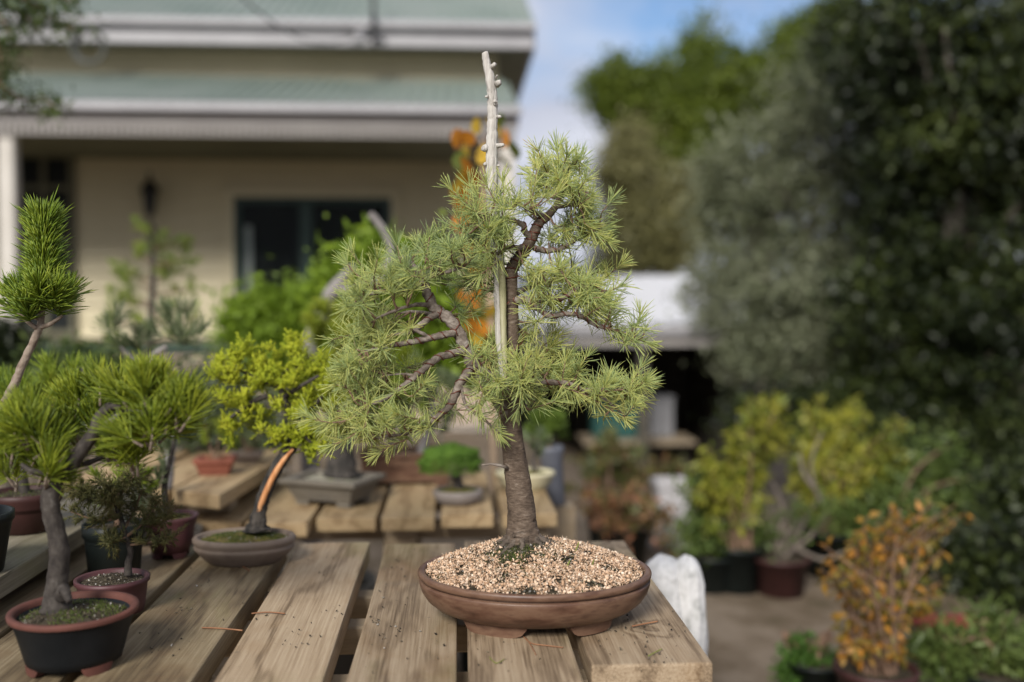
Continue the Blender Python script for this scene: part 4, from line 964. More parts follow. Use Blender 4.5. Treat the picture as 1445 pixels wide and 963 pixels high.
for cx, cy, rx, ry, d0, d1, n in PADS:
    k = 0; tries = 0
    while k < n * .80 and tries < n * 12:
        tries += 1
        a = random.gauss(0, .55); b = random.gauss(0, .55)
        if a * a + b * b > 1.1: continue
        X, Yp, D = cx + a * rx, cy + b * ry, random.uniform(d0, d1)
        if any(x0 < X < x1 and y0 < Yp < y1 and D < dd for x0, x1, y0, y1, dd in clear) and random.random() < .93: continue
        c = np.array(px3(X, Yp, D)); k += 1
        j = np.argmin(((SK - c) ** 2).sum(1)); s = SK[j]; v = c - s; L = np.linalg.norm(v)
        out_ = unit(v + np.array([np.sign(cx - 700) * .010, random.uniform(-.01, .01), .014]))
        if L > .006:
            mid = s + v * .55 + np.array([0, 0, -.12 * L]) + rng.normal(size=3) * L * .07
            qq, rr = spline([s, mid, c], [.0016 + L * .006, .0013, .0009], 3); tw.tube(qq, rr, 5, .15)
            # spurs along the twig too
            if L > .035 and random.random() < .8:
                t_ = random.uniform(.45, .8); pm = np.array(qq[int(t_ * (len(qq) - 1))]); p_, d_, l_ = rosette(pm, unit(rng.normal(size=3) + np.array([0, -.4, .9])), 24, .027); N0.append(p_); N1.append(d_); N2.append(l_)
        if random.random() < .60:
            p_, d_, l_ = rosette(c, out_, random.randint(22, 30), random.uniform(.024, .037))
        else:
            e = c + unit(out_ + rng.normal(size=3) * .35) * random.uniform(.018, .042)
            p_, d_, l_ = brush(c - (e - c) * .35, e, random.randint(34, 48), random.uniform(.024, .033), 72, 30, .3)
            tw.tube([tuple(c), tuple(e)], [.0009, .0006], 5)
        N0.append(p_); N1.append(d_); N2.append(l_)
# long shoots seen singly
for pts, n in (([(659, 574, -.05), (680, 588, -.054), (705, 613, -.056)], 90), ([(712, 535, -.05), (707, 570, -.052), (703, 592, -.05)], 70), ([(790, 545, -.06), (830, 560, -.06), (880, 590, -.055)], 120), ([(850, 552, -.06), (885, 549, -.056), (910, 538, -.05)], 90), ([(845, 460, -.04), (880, 470, -.04), (914, 484, -.036)], 110), ([(735, 535, -.055), (738, 560, -.058), (730, 580, -.056)], 50), ([(790, 252, 0), (803, 235, 0), (812, 224, .002)], 30), ([(795, 348, .012), (825, 331, .018), (855, 322, .02)], 90), ([(600, 372, 0), (604, 350, .0), (606, 334, .0)], 40), ([(655, 340, 0), (650, 322, 0), (648, 310, 0)], 36), ([(505, 610, -.07), (485, 622, -.07), (470, 628, -.07)], 60), ([(520, 400, -.03), (500, 385, -.03), (490, 372, -.03)], 50), ([(575, 620, -.06), (550, 630, -.06), (535, 640, -.06)], 60), ([(780, 262, 0), (775, 245, .0), (770, 228, 0)], 30)):
    v = [px3(*p) for p in pts]; tw.tube(*spline(v, [.0014, .0012, .0008], 5), 5)
    for i in range(2):
        p_, d_, l_ = brush(v[i], v[i + 1], n // 2, .027, 65, 48 if i == 0 else 22, .05 if i == 0 else .35); N0.append(p_); N1.append(d_); N2.append(l_)
tw.build('twigs', m_twig, bon, smooth=True)
p0 = np.concatenate(N0); d0 = np.concatenate(N1); l0 = np.concatenate(N2)
f_need = foliage('cedar_needle', [(.28, .37, .19), (.47, .56, .23), (.67, .70, .25), (.84, .80, .33), (.66, .42, .13)], .5, patch=5, rough=.42, spec=.4, pos=[0.05, .35, .65, .92, 1.0])
link('needles', np_mesh(*needles(p0, d0, l0, .00050, bend=.2)), f_need, bon)
print('needles', len(p0))

# ================================================================== OTHER BONSAI
f_pine = foliage('pine_needle', [(.07, .12, .016), (.19, .25, .022), (.33, .38, .03), (.48, .46, .055), (.58, .36, .06)], .38, patch=9, rough=.45, pos=[.05, .35, .7, .95, 1])
f_pined = foliage('dark_pine_needle', [(.05, .10, .015), (.13, .20, .02), (.25, .32, .03), (.38, .39, .05)], .25, patch=9, rough=.45)
f_pineg = foliage('blue_grey_pine_needle', [(.07, .10, .05), (.15, .19, .09), (.25, .29, .13)], .3, patch=6)
f_jun = foliage('golden_juniper', [(.22, .29, .018), (.42, .49, .028), (.58, .61, .04), (.70, .66, .07)], .45, patch=16)
f_brownish = foliage('olive_brown_needle', [(.04, .05, .015), (.085, .09, .025), (.15, .13, .04), (.20, .12, .05)], .25, patch=20)
m_pbark = bark_mat('pine_bark', [(.010, .008, .007), (.03, .024, .02), (.055, .046, .038), (.15, .135, .12)], ring=40)
m_cbark = noisy('candle_stem_bark', [(.12, .085, .06), (.22, .17, .13), (.28, .23, .18)], scale=90, rough=.85, bump=.3, bscale=200, bdist=.002)
m_jbark = noisy('charred_juniper_bark', [(.012, .011, .01), (.04, .035, .03), (.10, .085, .07)], scale=50, rough=.9, bump=.3, bscale=140, bdist=.003, stretch=(2, 2, .5))
m_shari = noisy('orange_heartwood', [(.36, .13, .04), (.55, .25, .10), (.58, .33, .17)], scale=40, rough=.6, bump=.1, stretch=(3, 3, .3))
m_greydead = noisy('grey_driftwood', [(.12, .11, .10), (.21, .19, .18), (.28, .26, .245)], scale=30, rough=.85, bump=.15)
def path(pts, Y, sub=6):
    """[(px, py, dy, r_px)] at depth Y"""
    return spline([P(a, b, Y + c) for a, b, c, d in pts], [d * Y / FPX for a, b, c, d in pts], sub)
def limb_mesh(root, name, pts, Y, mat, sides=10, knob=.08):
    q, r = path(pts, Y); return MB().tube(q, r, sides, knob).build(name, mat, root, smooth=True), q
def tufts(specs, Y, L, n, r, up=(0, 0, 1), stem=None, spread=(60, 20), ln=.02):
    """specs (px, py, dy) centres: brushes of needles around short shoots"""
    A = []; B = []; C = []
    for s in specs:
        px, py, dy = s[:3]; ax = Vector(s[3]) if len(s) > 3 else Vector(up)
        c = np.array(P(px, py, Y + dy)); d = unit(np.array(ax) + rng.normal(size=3) * .18)
        p_, d_, l_ = brush(c - d * ln * .5, c + d * ln * .5, n, L, spread[0], spread[1], .3); A.append(p_); B.append(d_); C.append(l_)
        if stem is not None: stem.tube([tuple(c - d * ln * 1.1), tuple(c + d * ln * .5)], [.0022, .0012], 5)
    return needles(np.concatenate(A), np.concatenate(B), np.concatenate(C), r, bend=.12)

# --- black pot with terracotta rim, pine with bent trunk
c = Vector((P(105, 900, 1.29).x, 1.29, T1))
pine = thing('pine_bonsai', 'bushy pine bonsai with bent trunk in black pot with terracotta rim', 'bonsai', c)
po = round_pot(pine, c, [(.052, .009), (.057, .010), (.060, .02), (.0665, .045), (.073, .066), (.0765, .073)], .009, m_blackp, rim_mat=m_terra2, seg=56)
feet_arc(po, (c.x, c.y), .0575, .0575, T1 + .0008, T1 + .012, [(-72, -28), (28, 72), (110, 160), (200, 250)], m_terra2, 0, .014)
soil(pine, c, .068, .068, T1 + .062, m_soil, .012, grit=700, moss=1600)
trk_, q = limb_mesh(pine, 'trunk', [(80, 862, .0, 23), (80, 838, 0, 16), (82, 810, 0, 13.5), (84, 780, 0, 13), (79, 750, 0, 12.5), (71, 715, .0, 12), (73, 690, 0, 11.5), (84, 668, 0, 11), (101, 655, -.004, 10), (115, 635, -.006, 9.5), (133, 610, -.006, 9), (140, 590, 0, 8), (155, 574, 0, 6), (170, 577, 0, 4)], 1.29, m_pbark, 16, .07)
limb_mesh(pine, 'branch', [(133, 610, -.006, 7), (160, 590, .01, 6), (180, 576, .015, 5.5), (200, 582, .015, 4.5), (222, 590, .01, 3)], 1.29, m_greydead)
limb_mesh(pine, 'branch', [(92, 662, -.004, 6), (70, 668, -.01, 5), (45, 665, -.02, 4), (30, 655, -.02, 2.5)], 1.29, m_pbark)
limb_mesh(pine, 'branch', [(100, 655, .0, 5), (120, 655, .03, 4), (160, 640, .04, 3), (190, 640, .04, 2)], 1.29, m_pbark)
limb_mesh(pine, 'branch', [(86, 845, -.014, 9), (90, 832, -.02, 8), (98, 850, -.03, 4)], 1.29, m_pbark)
sp = []
def fill(cx, cy, rx, ry, n, d0=-.05, d1=.05, ax=None):
    for i in range(n):
        a = random.uniform(-1, 1); b = random.uniform(-1, 1)
        if a * a + b * b > 1.1: continue
        v = ax or (a * .7, random.uniform(-.5, .3), .8 - b * .4)
        sp.append((cx + a * rx, cy + b * ry, random.uniform(d0, d1), v))
fill(218, 566, 50, 18, 17); fill(248, 590, 28, 22, 10); fill(205, 608, 40, 14, 10); fill(150, 556, 28, 12, 5, .02, .06); fill(110, 592, 30, 24, 9, .03, .08); fill(72, 628, 26, 20, 9, -.03, .02); fill(40, 620, 30, 32, 12, -.04, .05); fill(190, 650, 26, 16, 6, .02, .05); fill(20, 650, 24, 24, 6); fill(60, 668, 30, 14, 6, -.03, .03); fill(165, 632, 20, 16, 4, .03, .06)
stem = MB(); V_, F_ = tufts(sp, 1.29, .046, 66, .00075, stem=stem, spread=(62, 16), ln=.018)
link('needles', np_mesh(V_, F_), f_pine, pine); stem.build('shoots', m_cbark, pine, smooth=True)

# --- candle pine in the black pot on the shelf
c = Vector((P(-48, 760, 1.52).x, 1.52, ZS))
can = thing('pine_bonsai', 'pine with tall upright needle candle rising from left shelf edge', 'bonsai', c)
round_pot(can, c, [(.045, .0008), (.05, .002), (.058, .05), (.063, .075), (.066, .078), (.066, .09)], .006, m_plastic, seg=40)
soil(can, c, .059, .059, ZS + .076, m_soil, .006, grit=200)
limb_mesh(can, 'trunk', [(-48, 745, 0, 9), (-44, 690, 0, 8), (-30, 640, 0, 7), (-6, 590, 0, 6.5), (18, 547, 0, 6), (34, 510, 0, 5.5), (50, 476, 0, 5), (58, 452, 0, 4.5), (60, 400, 0, 3.5), (62, 330, 0, 3)], 1.52, m_cbark, 10, .12)
limb_mesh(can, 'branch', [(56, 462, 0, 3.5), (70, 458, -.01, 3), (88, 446, -.015, 2)], 1.52, m_cbark)
limb_mesh(can, 'branch', [(54, 465, 0, 3.5), (40, 455, -.01, 3), (24, 440, -.01, 2)], 1.52, m_cbark)
A = []
def B_(p, q_, n, L, a0, a1, tip=.2): A.append(brush(p, q_, n, L, a0, a1, tip))
B_(P(60, 415, 1.52), P(62, 318, 1.52), 760, .052, 48, 34); B_(P(60, 415, 1.52), P(62, 322, 1.52), 420, .042, 62, 44)
B_(P(58, 440, 1.52), P(60, 395, 1.52), 420, .045, 62, 40, .05)
for a, b, d in ((28, 425, -.01), (90, 432, -.012), (45, 430, .03), (78, 425, -.035), (55, 420, -.04), (15, 432, .02), (95, 425, .03), (36, 440, -.03)): B_(P(a + (58 - a) * .3, b + 14, 1.52 + d * .6), P(a, b - 12, 1.52 + d), 150, .042, 58, 22)
a_, b_2, c_ = (np.concatenate([k[i] for k in A]) for i in range(3))
c_ = c_ * rng.uniform(.7, 1.12, len(c_)); b_2 = b_2 + rng.normal(size=b_2.shape) * .12
link('needles', np_mesh(*needles(a_, b_2, c_, .0009)), f_pined, can)
MB().tube([P(58, 452, 1.52), P(20, 440, 1.51)], [.003, .0015], 6).build('shoot', m_cbark, can)

# --- dark red pot pine beside it on the shelf
c = Vector((P(36, 742, 1.80).x, 1.80, ZS))
sh_p = thing('pine_bonsai', 'low dark pine in dull red pot on the left shelf', 'bonsai', c)
round_pot(sh_p, c, [(.04, .0008), (.045, .002), (.056, .045), (.062, .06), (.064, .07)], .007, m_drkred, seg=40)
soil(sh_p, c, .056, .056, ZS + .062, m_soil, .006, grit=150, moss=300)
limb_mesh(sh_p, 'trunk', [(36, 712, 0, 8), (30, 670, 0, 7), (12, 620, 0, 6), (10, 570, 0, 4)], 1.8, m_pbark)
limb_mesh(sh_p, 'branch', [(20, 640, 0, 5), (60, 590, .02, 4), (90, 545, .04, 2.5)], 1.8, m_greydead)
limb_mesh(sh_p, 'branch', [(95, 560, .06, 5), (110, 540, .06, 6), (120, 525, .05, 5), (100, 520, .05, 3)], 1.8, m_greydead)
sp = []; fill(15, 565, 30, 20, 12); fill(60, 560, 30, 22, 9, .0, .1); fill(15, 610, 25, 25, 9); fill(95, 545, 40, 18, 8, .04, .12); fill(5, 660, 25, 20, 6)
link('needles', np_mesh(*tufts(sp, 1.8, .045, 60, .0008)), f_pined, sh_p)

# --- small sparse conifer in the small plum-brown pot
c = Vector((P(159, 850, 1.515).x, 1.515, T1))
spa = thing('conifer_bonsai', 'small sparse olive conifer in a plum brown pot behind the black pot', 'bonsai', c)
round_pot(spa, c, [(.04, .0008), (.045, .002), (.0475, .02), (.050, .043), (.0535, .046), (.054, .052)], .007, m_plum, seg=44)
soil(spa, c, .046, .046, T1 + .046, m_soil, .006, grit=500)
limb_mesh(spa, 'trunk', [(181, 812, 0, 6), (181, 795, 0, 4.6), (184, 778, 0, 4), (178, 758, 0, 3.4), (172, 735, 0, 3), (165, 715, 0, 2.8), (150, 700, 0, 2.4), (140, 688, 0, 2)], 1.515, m_pbark)
W = [[(165, 715, 0, 3.2), (150, 708, -.01, 3), (130, 702, -.01, 3), (116, 696, -.01, 2.6), (112, 686, -.01, 2)], [(172, 735, 0, 3), (162, 712, -.012, 2.4), (158, 690, -.01, 2), (140, 682, -.01, 2)], [(178, 758, 0, 2.6), (205, 735, .0, 2), (225, 705, 0, 1.2)], [(176, 745, 0, 2.6), (190, 720, .02, 2), (200, 690, .02, 1)], [(180, 770, 0, 2.2), (215, 765, -.01, 1.6), (245, 760, -.01, 1)], [(170, 730, 0, 2.4), (140, 735, -.02, 1.6), (100, 722, -.02, 1)], [(165, 715, 0, 2), (175, 690, 0, 1.4), (190, 672, .0, 1)], [(178, 758, 0, 2), (160, 765, -.02, 1.4), (150, 760, -.02, 1)], [(205, 735, 0, 1.6), (225, 740, 0, 1.2), (240, 720, 0, 1)], [(116, 700, -.01, 1.8), (100, 690, -.01, 1.2), (92, 680, 0, 1)]]
A = []
for w_ in W:
    o, q = limb_mesh(spa, 'branch', w_, 1.515, m_pbark if len(w_) > 3 else m_twig, 6)
    for i in range(3, len(q)):
        for k in range(4):
            s_ = np.array(q[i]); e = s_ + unit(rng.normal(size=3) + np.array([0, -.2, .5])) * random.uniform(.010, .026); A.append(brush(s_, e, 26, .010, 60, 25, .2))
a_, b_2, c_ = (np.concatenate([k[i] for k in A]) for i in range(3))
link('needles', np_mesh(*needles(a_, b_2, c_, .0006, mid=False)), f_brownish, spa)

# --- plastic nursery pot and plum bowl
c = Vector((P(161, 780, 1.73).x, 1.73, T1))
nur = thing('nursery_pot', 'black plastic nursery pot with young conifer between shelf and plum bowl', 'plant pot', c)
round_pot(nur, c, [(.038, .0008), (.042, .002), (.047, .06), (.0475, .066), (.051, .068), (.0515, .088)], .004, m_plastic, seg=40)
soil(nur, c, .046, .046, T1 + .078, m_soil, .004, grit=150)
limb_mesh(nur, 'stem', [(165, 745, 0, 4), (168, 700, 0, 3), (175, 650, 0, 2)], 1.73, m_twig)
sp = []; fill(170, 690, 40, 22, 14); fill(175, 650, 30, 20, 8)
link('needles', np_mesh(*tufts(sp, 1.73, .022, 50, .0007)), f_pined, nur)
c = Vector((P(241, 770, 1.845).x, 1.845, T1))
plum = thing('conifer_bonsai', 'conifer with drooping dark sprays in plum bowl beside the two-banded pot', 'bonsai', c)
po = round_pot(plum, c, [(.028, .008), (.032, .010), (.040, .03), (.0425, .055), (.048, .07), (.0505, .076)], .008, m_plum, seg=44)
feet_arc(po, (c.x, c.y), .033, .033, T1 + .0008, T1 + .0105, [(-75, -20), (20, 75), (105, 165), (195, 255)], m_plum, 0, .01)
soil(plum, c, .042, .042, T1 + .068, m_mosssoil, .006, grit=100, moss=500)
limb_mesh(plum, 'trunk', [(236, 730, 0, 5), (232, 690, 0, 4), (240, 650, 0, 3), (250, 600, 0, 2)], 1.845, m_pbark)
sp = []; fill(215, 700, 34, 26, 9, -.03, .03); fill(250, 640, 30, 30, 9, -.02, .04); fill(275, 590, 24, 24, 6)
link('needles', np_mesh(*tufts(sp, 1.845, .03, 46, .0007)), f_pineg, plum)

# --- golden juniper with stripped trunk in the oval two-banded pot
c = Vector((P(345, 770, 1.80).x, 1.80, T1))
jun = thing('juniper_bonsai', 'golden juniper bonsai with orange stripped trunk in two-banded taupe pot', 'bonsai', c)
round_pot(jun, c, [(.062, .0008), (.066, .004), (.080, .016), (.0875, .025), (.0895, .029), (.0865, .0315), (.0865, .033), (.0905, .0375), (.0915, .043), (.0885, .047)], .009, m_taupe, 1.0, .74, seg=64)
soil(jun, c, .079, .058, T1 + .040, m_mosssoil, .010, grit=350, moss=2400, mossL=.005)
jt, q = limb_mesh(jun, 'trunk', [(363, 748, 0, 19), (363, 740, 0, 13), (366, 722, 0, 9.5), (372, 702, 0, 9.5), (382, 678, 0, 9), (394, 655, 0, 9), (408, 634, 0, 9.5), (418, 612, 0, 8.5), (416, 590, 0, 7), (402, 570, 0, 6), (398, 548, 0, 4.5), (404, 520, 0, 3)], 1.80, m_jbark, 14, .14)
q2, r2 = path([(365, 722, -.009, 3.0), (370, 708, -.010, 4.2), (380, 684, -.010, 4.2), (393, 660, -.010, 4.0), (406, 642, -.010, 3.2), (414, 634, -.009, 1.6)], 1.80)
MB().tube(q2, r2, 10, .06).build('stripped_wood', m_shari, jt, smooth=True)
for w_ in ([(416, 590, 0, 5), (440, 575, -.02, 4), (455, 560, -.02, 2)], [(402, 570, 0, 5), (375, 560, -.01, 4), (345, 575, -.02, 3), (325, 590, -.02, 2)], [(398, 548, 0, 4), (365, 535, .0, 3), (335, 520, 0, 2)], [(404, 530, 0, 3), (425, 515, .02, 2.4), (440, 500, .02, 1.5)], [(417, 600, 0, 4), (430, 615, -.02, 3), (440, 625, -.03, 2)], [(402, 560, 0, 4), (425, 545, -.03, 3), (450, 530, -.03, 2)], [(416, 600, 0, 4), (400, 610, -.02, 3), (380, 620, -.03, 2)]):
    limb_mesh(jun, 'branch', w_, 1.80, m_pbark)
cl = []
for cx, cy, rx, ry, n, d0, d1 in ((345, 505, 28, 13, 13, -.03, .04), (330, 530, 30, 14, 13, -.03, .04), (415, 495, 26, 13, 12, -.02, .05), (400, 525, 34, 15, 16, -.04, .03), (445, 515, 20, 12, 8, -.02, .04), (370, 545, 34, 14, 14, -.05, .02), (335, 570, 32, 16, 15, -.05, .03), (320, 600, 18, 14, 7, -.03, .04), (440, 555, 28, 16, 14, -.05, .03), (465, 545, 14, 22, 7, -.02, .04), (410, 575, 34, 14, 12, -.04, .02), (430, 612, 34, 13, 15, -.05, .0), (400, 620, 20, 10, 7, -.05, .0), (440, 635, 18, 9, 8, -.05, -.01), (370, 590, 24, 14, 7, .02, .06)):
    for i in range(n):
        a, b = random.gauss(0, .62), random.gauss(0, .62); cl.append(P(cx + a * rx, cy + b * ry, 1.80 + random.uniform(d0, d1)))
cl = np.array(cl); A = []
for k in cl:
    for j in range(13):
        d = unit(rng.normal(size=3) * .8 + np.array([0, 0, .75])); s_ = k + rng.normal(size=3) * .004; A.append(brush(s_, s_ + d * random.uniform(.010, .02), 16, .0065, 55, 25, .25))
a_, b_2, c_ = (np.concatenate([k[i] for k in A]) for i in range(3))
link('foliage', np_mesh(*needles(a_, b_2, c_, .0010, mid=False)), f_jun, jun)

# --- grey angular pot with dark old trunk
c = Vector((P(470, 705, 2.58).x, 2.58, T2))
ang = thing('bonsai', 'bonsai with thick dark trunk in angular grey rectangular pot', 'bonsai', c)
ROT = R(-24)
box_pot(ang, c, .195, .145, .068, ROT, m_slate, flare=.018, lip=.012)
rect_soil(ang, c, .165, .115, T2 + .058, ROT, noisy('pale_grit_soil', [(.12, .11, .08), (.28, .26, .2), (.16, .17, .07)], scale=60, rough=.95))
limb_mesh(ang, 'trunk', [(482, 672, 0, 24), (482, 645, 0, 19), (480, 610, 0, 17), (470, 570, 0, 12), (478, 530, 0, 8), (470, 480, .0, 5)], 2.58, m_jbark, 12, .15)
for w_ in ([(478, 600, 0, 8), (520, 570, 0, 5), (560, 545, .02, 3)], [(474, 575, 0, 7), (430, 560, 0, 4), (400, 545, 0, 2)], [(474, 540, 0, 6), (515, 500, .03, 4), (560, 470, .05, 2)]): limb_mesh(ang, 'branch', w_, 2.58, m_pbark)
sp = []; fill(470, 500, 50, 34, 26, -.05, .08); fill(540, 520, 50, 34, 20, -.02, .08); fill(420, 545, 30, 22, 12, .0, .08); fill(480, 580, 60, 20, 14); fill(480, 455, 34, 22, 14)
link('needles', np_mesh(*tufts(sp, 2.58, .045, 60, .001)), f_pine, ang)

# --- moss-ball bonsai
c = Vector((P(646, 705, 2.56).x, 2.56, T2))
ball = thing('dome_bonsai', 'dense green dome-shaped dwarf bonsai in shallow pale grey round pot', 'bonsai', c)
round_pot(ball, c, [(.05, .0008), (.056, .004), (.063, .018), (.064, .03), (.061, .034)], .008, m_paleg, seg=44)
soil(ball, c, .054, .054, T2 + .028, m_mosssoil, .01, moss=500)
limb_mesh(ball, 'trunk', [(648, 694, 0, 9), (646, 680, 0, 7), (640, 665, 0, 5)], 2.56, m_pbark)
cb = P(636, 655, 2.56); n = 9000
d = rdir(n); d[:, 2] = np.where(d[:, 2] < -.35, -d[:, 2], d[:, 2]); rr = (rng.uniform(.55, 1, (n, 1)) ** .5) * (1 + .09 * np.sin(d[:, :1] * 9 + 1) * np.cos(d[:, 1:2] * 8) + .07 * np.sin(d[:, 2:] * 13))
pp = np.array(cb) + d * rr * np.array([.079, .07, .05])
link('foliage', np_mesh(*needles(pp, d + rng.normal(size=(n, 3)) * .5, rng.uniform(.005, .010, n), .0016, mid=False)), foliage('dwarf_green', [(.05, .11, .012), (.10, .20, .02), (.18, .30, .04)], .3, patch=25), ball)

# --- long brown box pot, terracotta pots, pale bowl, tall slate pot
c = Vector((P(572, 690, 2.86).x, 2.86, T2))
bx_ = thing('box_planter', 'long reddish brown rectangular pot behind the moss dome', 'plant pot', c)
box_pot(bx_, c, .25, .15, .095, R(3), m_brown, flare=.006, lip=.006); rect_soil(bx_, c, .22, .12, T2 + .08, R(3), m_soil)
limb_mesh(bx_, 'stem', [(590, 655, 0, 8), (600, 620, 0, 6), (612, 580, 0, 5), (600, 540, 0, 3)], 2.86, m_greydead)
sp = []; fill(600, 590, 45, 25, 12); fill(600, 540, 40, 30, 10)
link('needles', np_mesh(*tufts(sp, 2.86, .04, 50, .001)), f_pineg, bx_)
def small_box(label, px, py, Y, z, w_, h_, d_, mat, fmat, lv):
    c = Vector((P(px, py, Y).x, Y, z)); t = thing('potted_plant', label, 'potted plant', c, 'small pots on the angled shelf')
    box_pot(t, c, w_, d_, h_, R(4), mat, flare=.007, lip=.005, wall=.008, foot=.006); rect_soil(t, c, w_ - .02, d_ - .02, z + h_ - .012, R(4), m_mosssoil)
    stm = MB(); sp_ = []
    for a, b in lv: stm.tube([tuple(c + Vector((0, 0, h_ - .01))), tuple(P(a, b, Y))], [.003, .0015], 5); sp_ += [(a + random.uniform(-12, 12), b + random.uniform(-10, 10), random.uniform(-.02, .02)) for i in range(4)]
    stm.build('stem', m_twig, t); link('foliage', np_mesh(*tufts(sp_, Y, .026, 46, .0008)), fmat, t)
small_box('low green tufts in a small orange terracotta box pot', 304, 665, 2.56, ZR, .088, .043, .07, m_terra, f_pined, [(290, 620), (310, 610), (325, 625), (285, 590)])
small_box('green tufts in a small brown box pot beside the terracotta one', 349, 655, 2.74, ZR, .075, .03, .06, m_taupe, f_pineg, [(340, 615), (360, 620), (350, 590), (375, 600)])
c = Vector((P(741, 692, 2.74).x, 2.74, T2))
bowl = thing('glazed_bowl', 'pale yellow glazed oval bowl pot at the bench end', 'plant pot', c)
round_pot(bowl, c, [(.055, .0008), (.06, .004), (.073, .022), (.077, .036), (.083, .040), (.083, .048)], .01, m_pale, 1, .8, seg=48); soil(bowl, c, .072, .056, T2 + .04, m_mosssoil, .01, moss=600)
limb_mesh(bowl, 'stem', [(755, 668, 0, 4), (752, 650, 0, 3), (760, 630, 0, 2)], 2.74, m_pbark)
sp = []; fill(755, 625, 24, 18, 8); link('foliage', np_mesh(*tufts(sp, 2.74, .03, 46, .001)), f_pineg, bowl)
c = Vector((P(786, 705, 3.0).x, 3.0, P(786, 712, 3.0).z))
tall = thing('tall_pot', 'tall slate blue leaning pot with green tuft right of the trunk', 'potted plant', c)
V = MB(); V.lathe([(.024, 0), (.026, .005), (.036, .15), (.042, .165), (.042, .18), (.033, .178), (.03, .15)], 28, c=c); V.v = [(x - .13 * (z - c.z), y, z) for x, y, z in V.v]
V.build('pot', noisy('slate_blue_glaze', [(.07, .075, .09), (.11, .115, .135)], scale=12, rough=.5, bump=0), tall, smooth=True)
MB().box(c.x - .05, c.x + .05, c.y - .05, c.y + .05, -.01, c.z - .001).build('stand', m_rail, tall)
sp = []; fill(778, 605, 26, 16, 18); stm = MB(); stm.tube([P(775, 632, 3.0), P(778, 610, 3.0)], [.006, .003], 6); stm.build('stem', m_twig, tall)
link('foliage', np_mesh(*tufts(sp, 3.0, .04, 60, .0012)), foliage('bright_tuft', [(.06, .11, .015), (.12, .19, .025), (.19, .26, .04)], .3), tall)

# ================================================================== MIDDLE DISTANCE, LEFT
def ground_pot(root, c, r, h, mat):
    round_pot(root, c, [(r * .75, .0), (r * .8, .004), (r * .97, h * .9), (r * 1.05, h * .91), (r * 1.05, h)], r * .1, mat, seg=32, depth=h * .15)
    soil(root, c, r * .9, r * .9, c[2] + h * .92, m_soil, .01)
def stand(root, c, h, r=.12):
    MB().lathe([(r, 0), (r, h - .03), (r * 1.1, h - .028), (r * 1.1, h - .001)], 24, c=(c[0], c[1], c[2])).build('plinth', m_rail, root)
# grey-green pine with twisted trunk behind the bushy pine
bpn = thing('pine_bonsai', 'blue-grey pine with twisting grey trunk behind the bushy pine', 'bonsai', (P(235, 640, 2.3).x, 2.3, 0))
cz = Vector((P(235, 640, 2.3).x, 2.3, .62))
stand(bpn, (cz.x, cz.y, 0), .62, .06); round_pot(bpn, cz, [(.05, .0008), (.055, .003), (.072, .06), (.078, .08)], .008, m_slate, seg=36); soil(bpn, cz, .068, .068, cz.z + .07, m_soil, .006)
limb_mesh(bpn, 'trunk', [(236, 690, 0, 8), (240, 640, 0, 7), (250, 590, 0, 6), (246, 550, 0, 5.5), (232, 530, -.01, 6), (224, 514, -.01, 6), (214, 516, 0, 5), (218, 500, .0, 4), (235, 490, .0, 3)], 2.3, m_greydead, 10, .14)
limb_mesh(bpn, 'branch', [(224, 514, -.01, 4), (195, 510, 0, 3), (170, 490, 0, 2)], 2.3, m_greydead)
sp = []; fill(245, 470, 32, 24, 13); fill(170, 480, 20, 18, 5); fill(200, 485, 20, 14, 5); fill(265, 485, 18, 14, 5); fill(150, 465, 12, 20, 2)
link('needles', np_mesh(*tufts(sp, 2.3, .05, 26, .0009, spread=(50, 18))), f_pineg, bpn)
# tall thin sapling against the house wall
YQ = 4.2
sap = thing('spruce_sapling', 'thin upright sapling with sparse tufts before the cream wall', 'sapling', (P(210, 600, YQ).x, YQ, 0))
ground_pot(sap, Vector((P(210, 600, YQ).x, YQ, 0)), .14, .25, m_plastic)
stq = P(210, 640, YQ); stq = Vector((stq.x, YQ, .22))
q, r = spline([stq, P(211, 520, YQ), P(214, 440, YQ), P(216, 370, YQ), P(208, 320, YQ)], [.02, .017, .014, .010, .006], 6); MB().tube(q, r, 8, .1).build('trunk', m_pbark, sap, smooth=True)
sp = []
for a, b in ((220, 345), (250, 345), (200, 362), (175, 388), (255, 368), (240, 375), (180, 420), (165, 425), (265, 410), (195, 400), (230, 395), (150, 455), (275, 450), (190, 450), (238, 440), (220, 465), (160, 480), (260, 475), (208, 330)):
    MB().tube([P(212, b + 8, YQ), P(a, b, YQ)], [.006, .003], 5).build('branch', m_twig, sap)
    for k in range(3): sp.append((a + random.uniform(-14, 14), b + random.uniform(-9, 9), random.uniform(-.08, .08), (random.uniform(-1, 1), random.uniform(-.5, .5), .6)))
link('needles', np_mesh(*tufts(sp, YQ, .05, 20, .0020, ln=.05)), f_pined, sap)
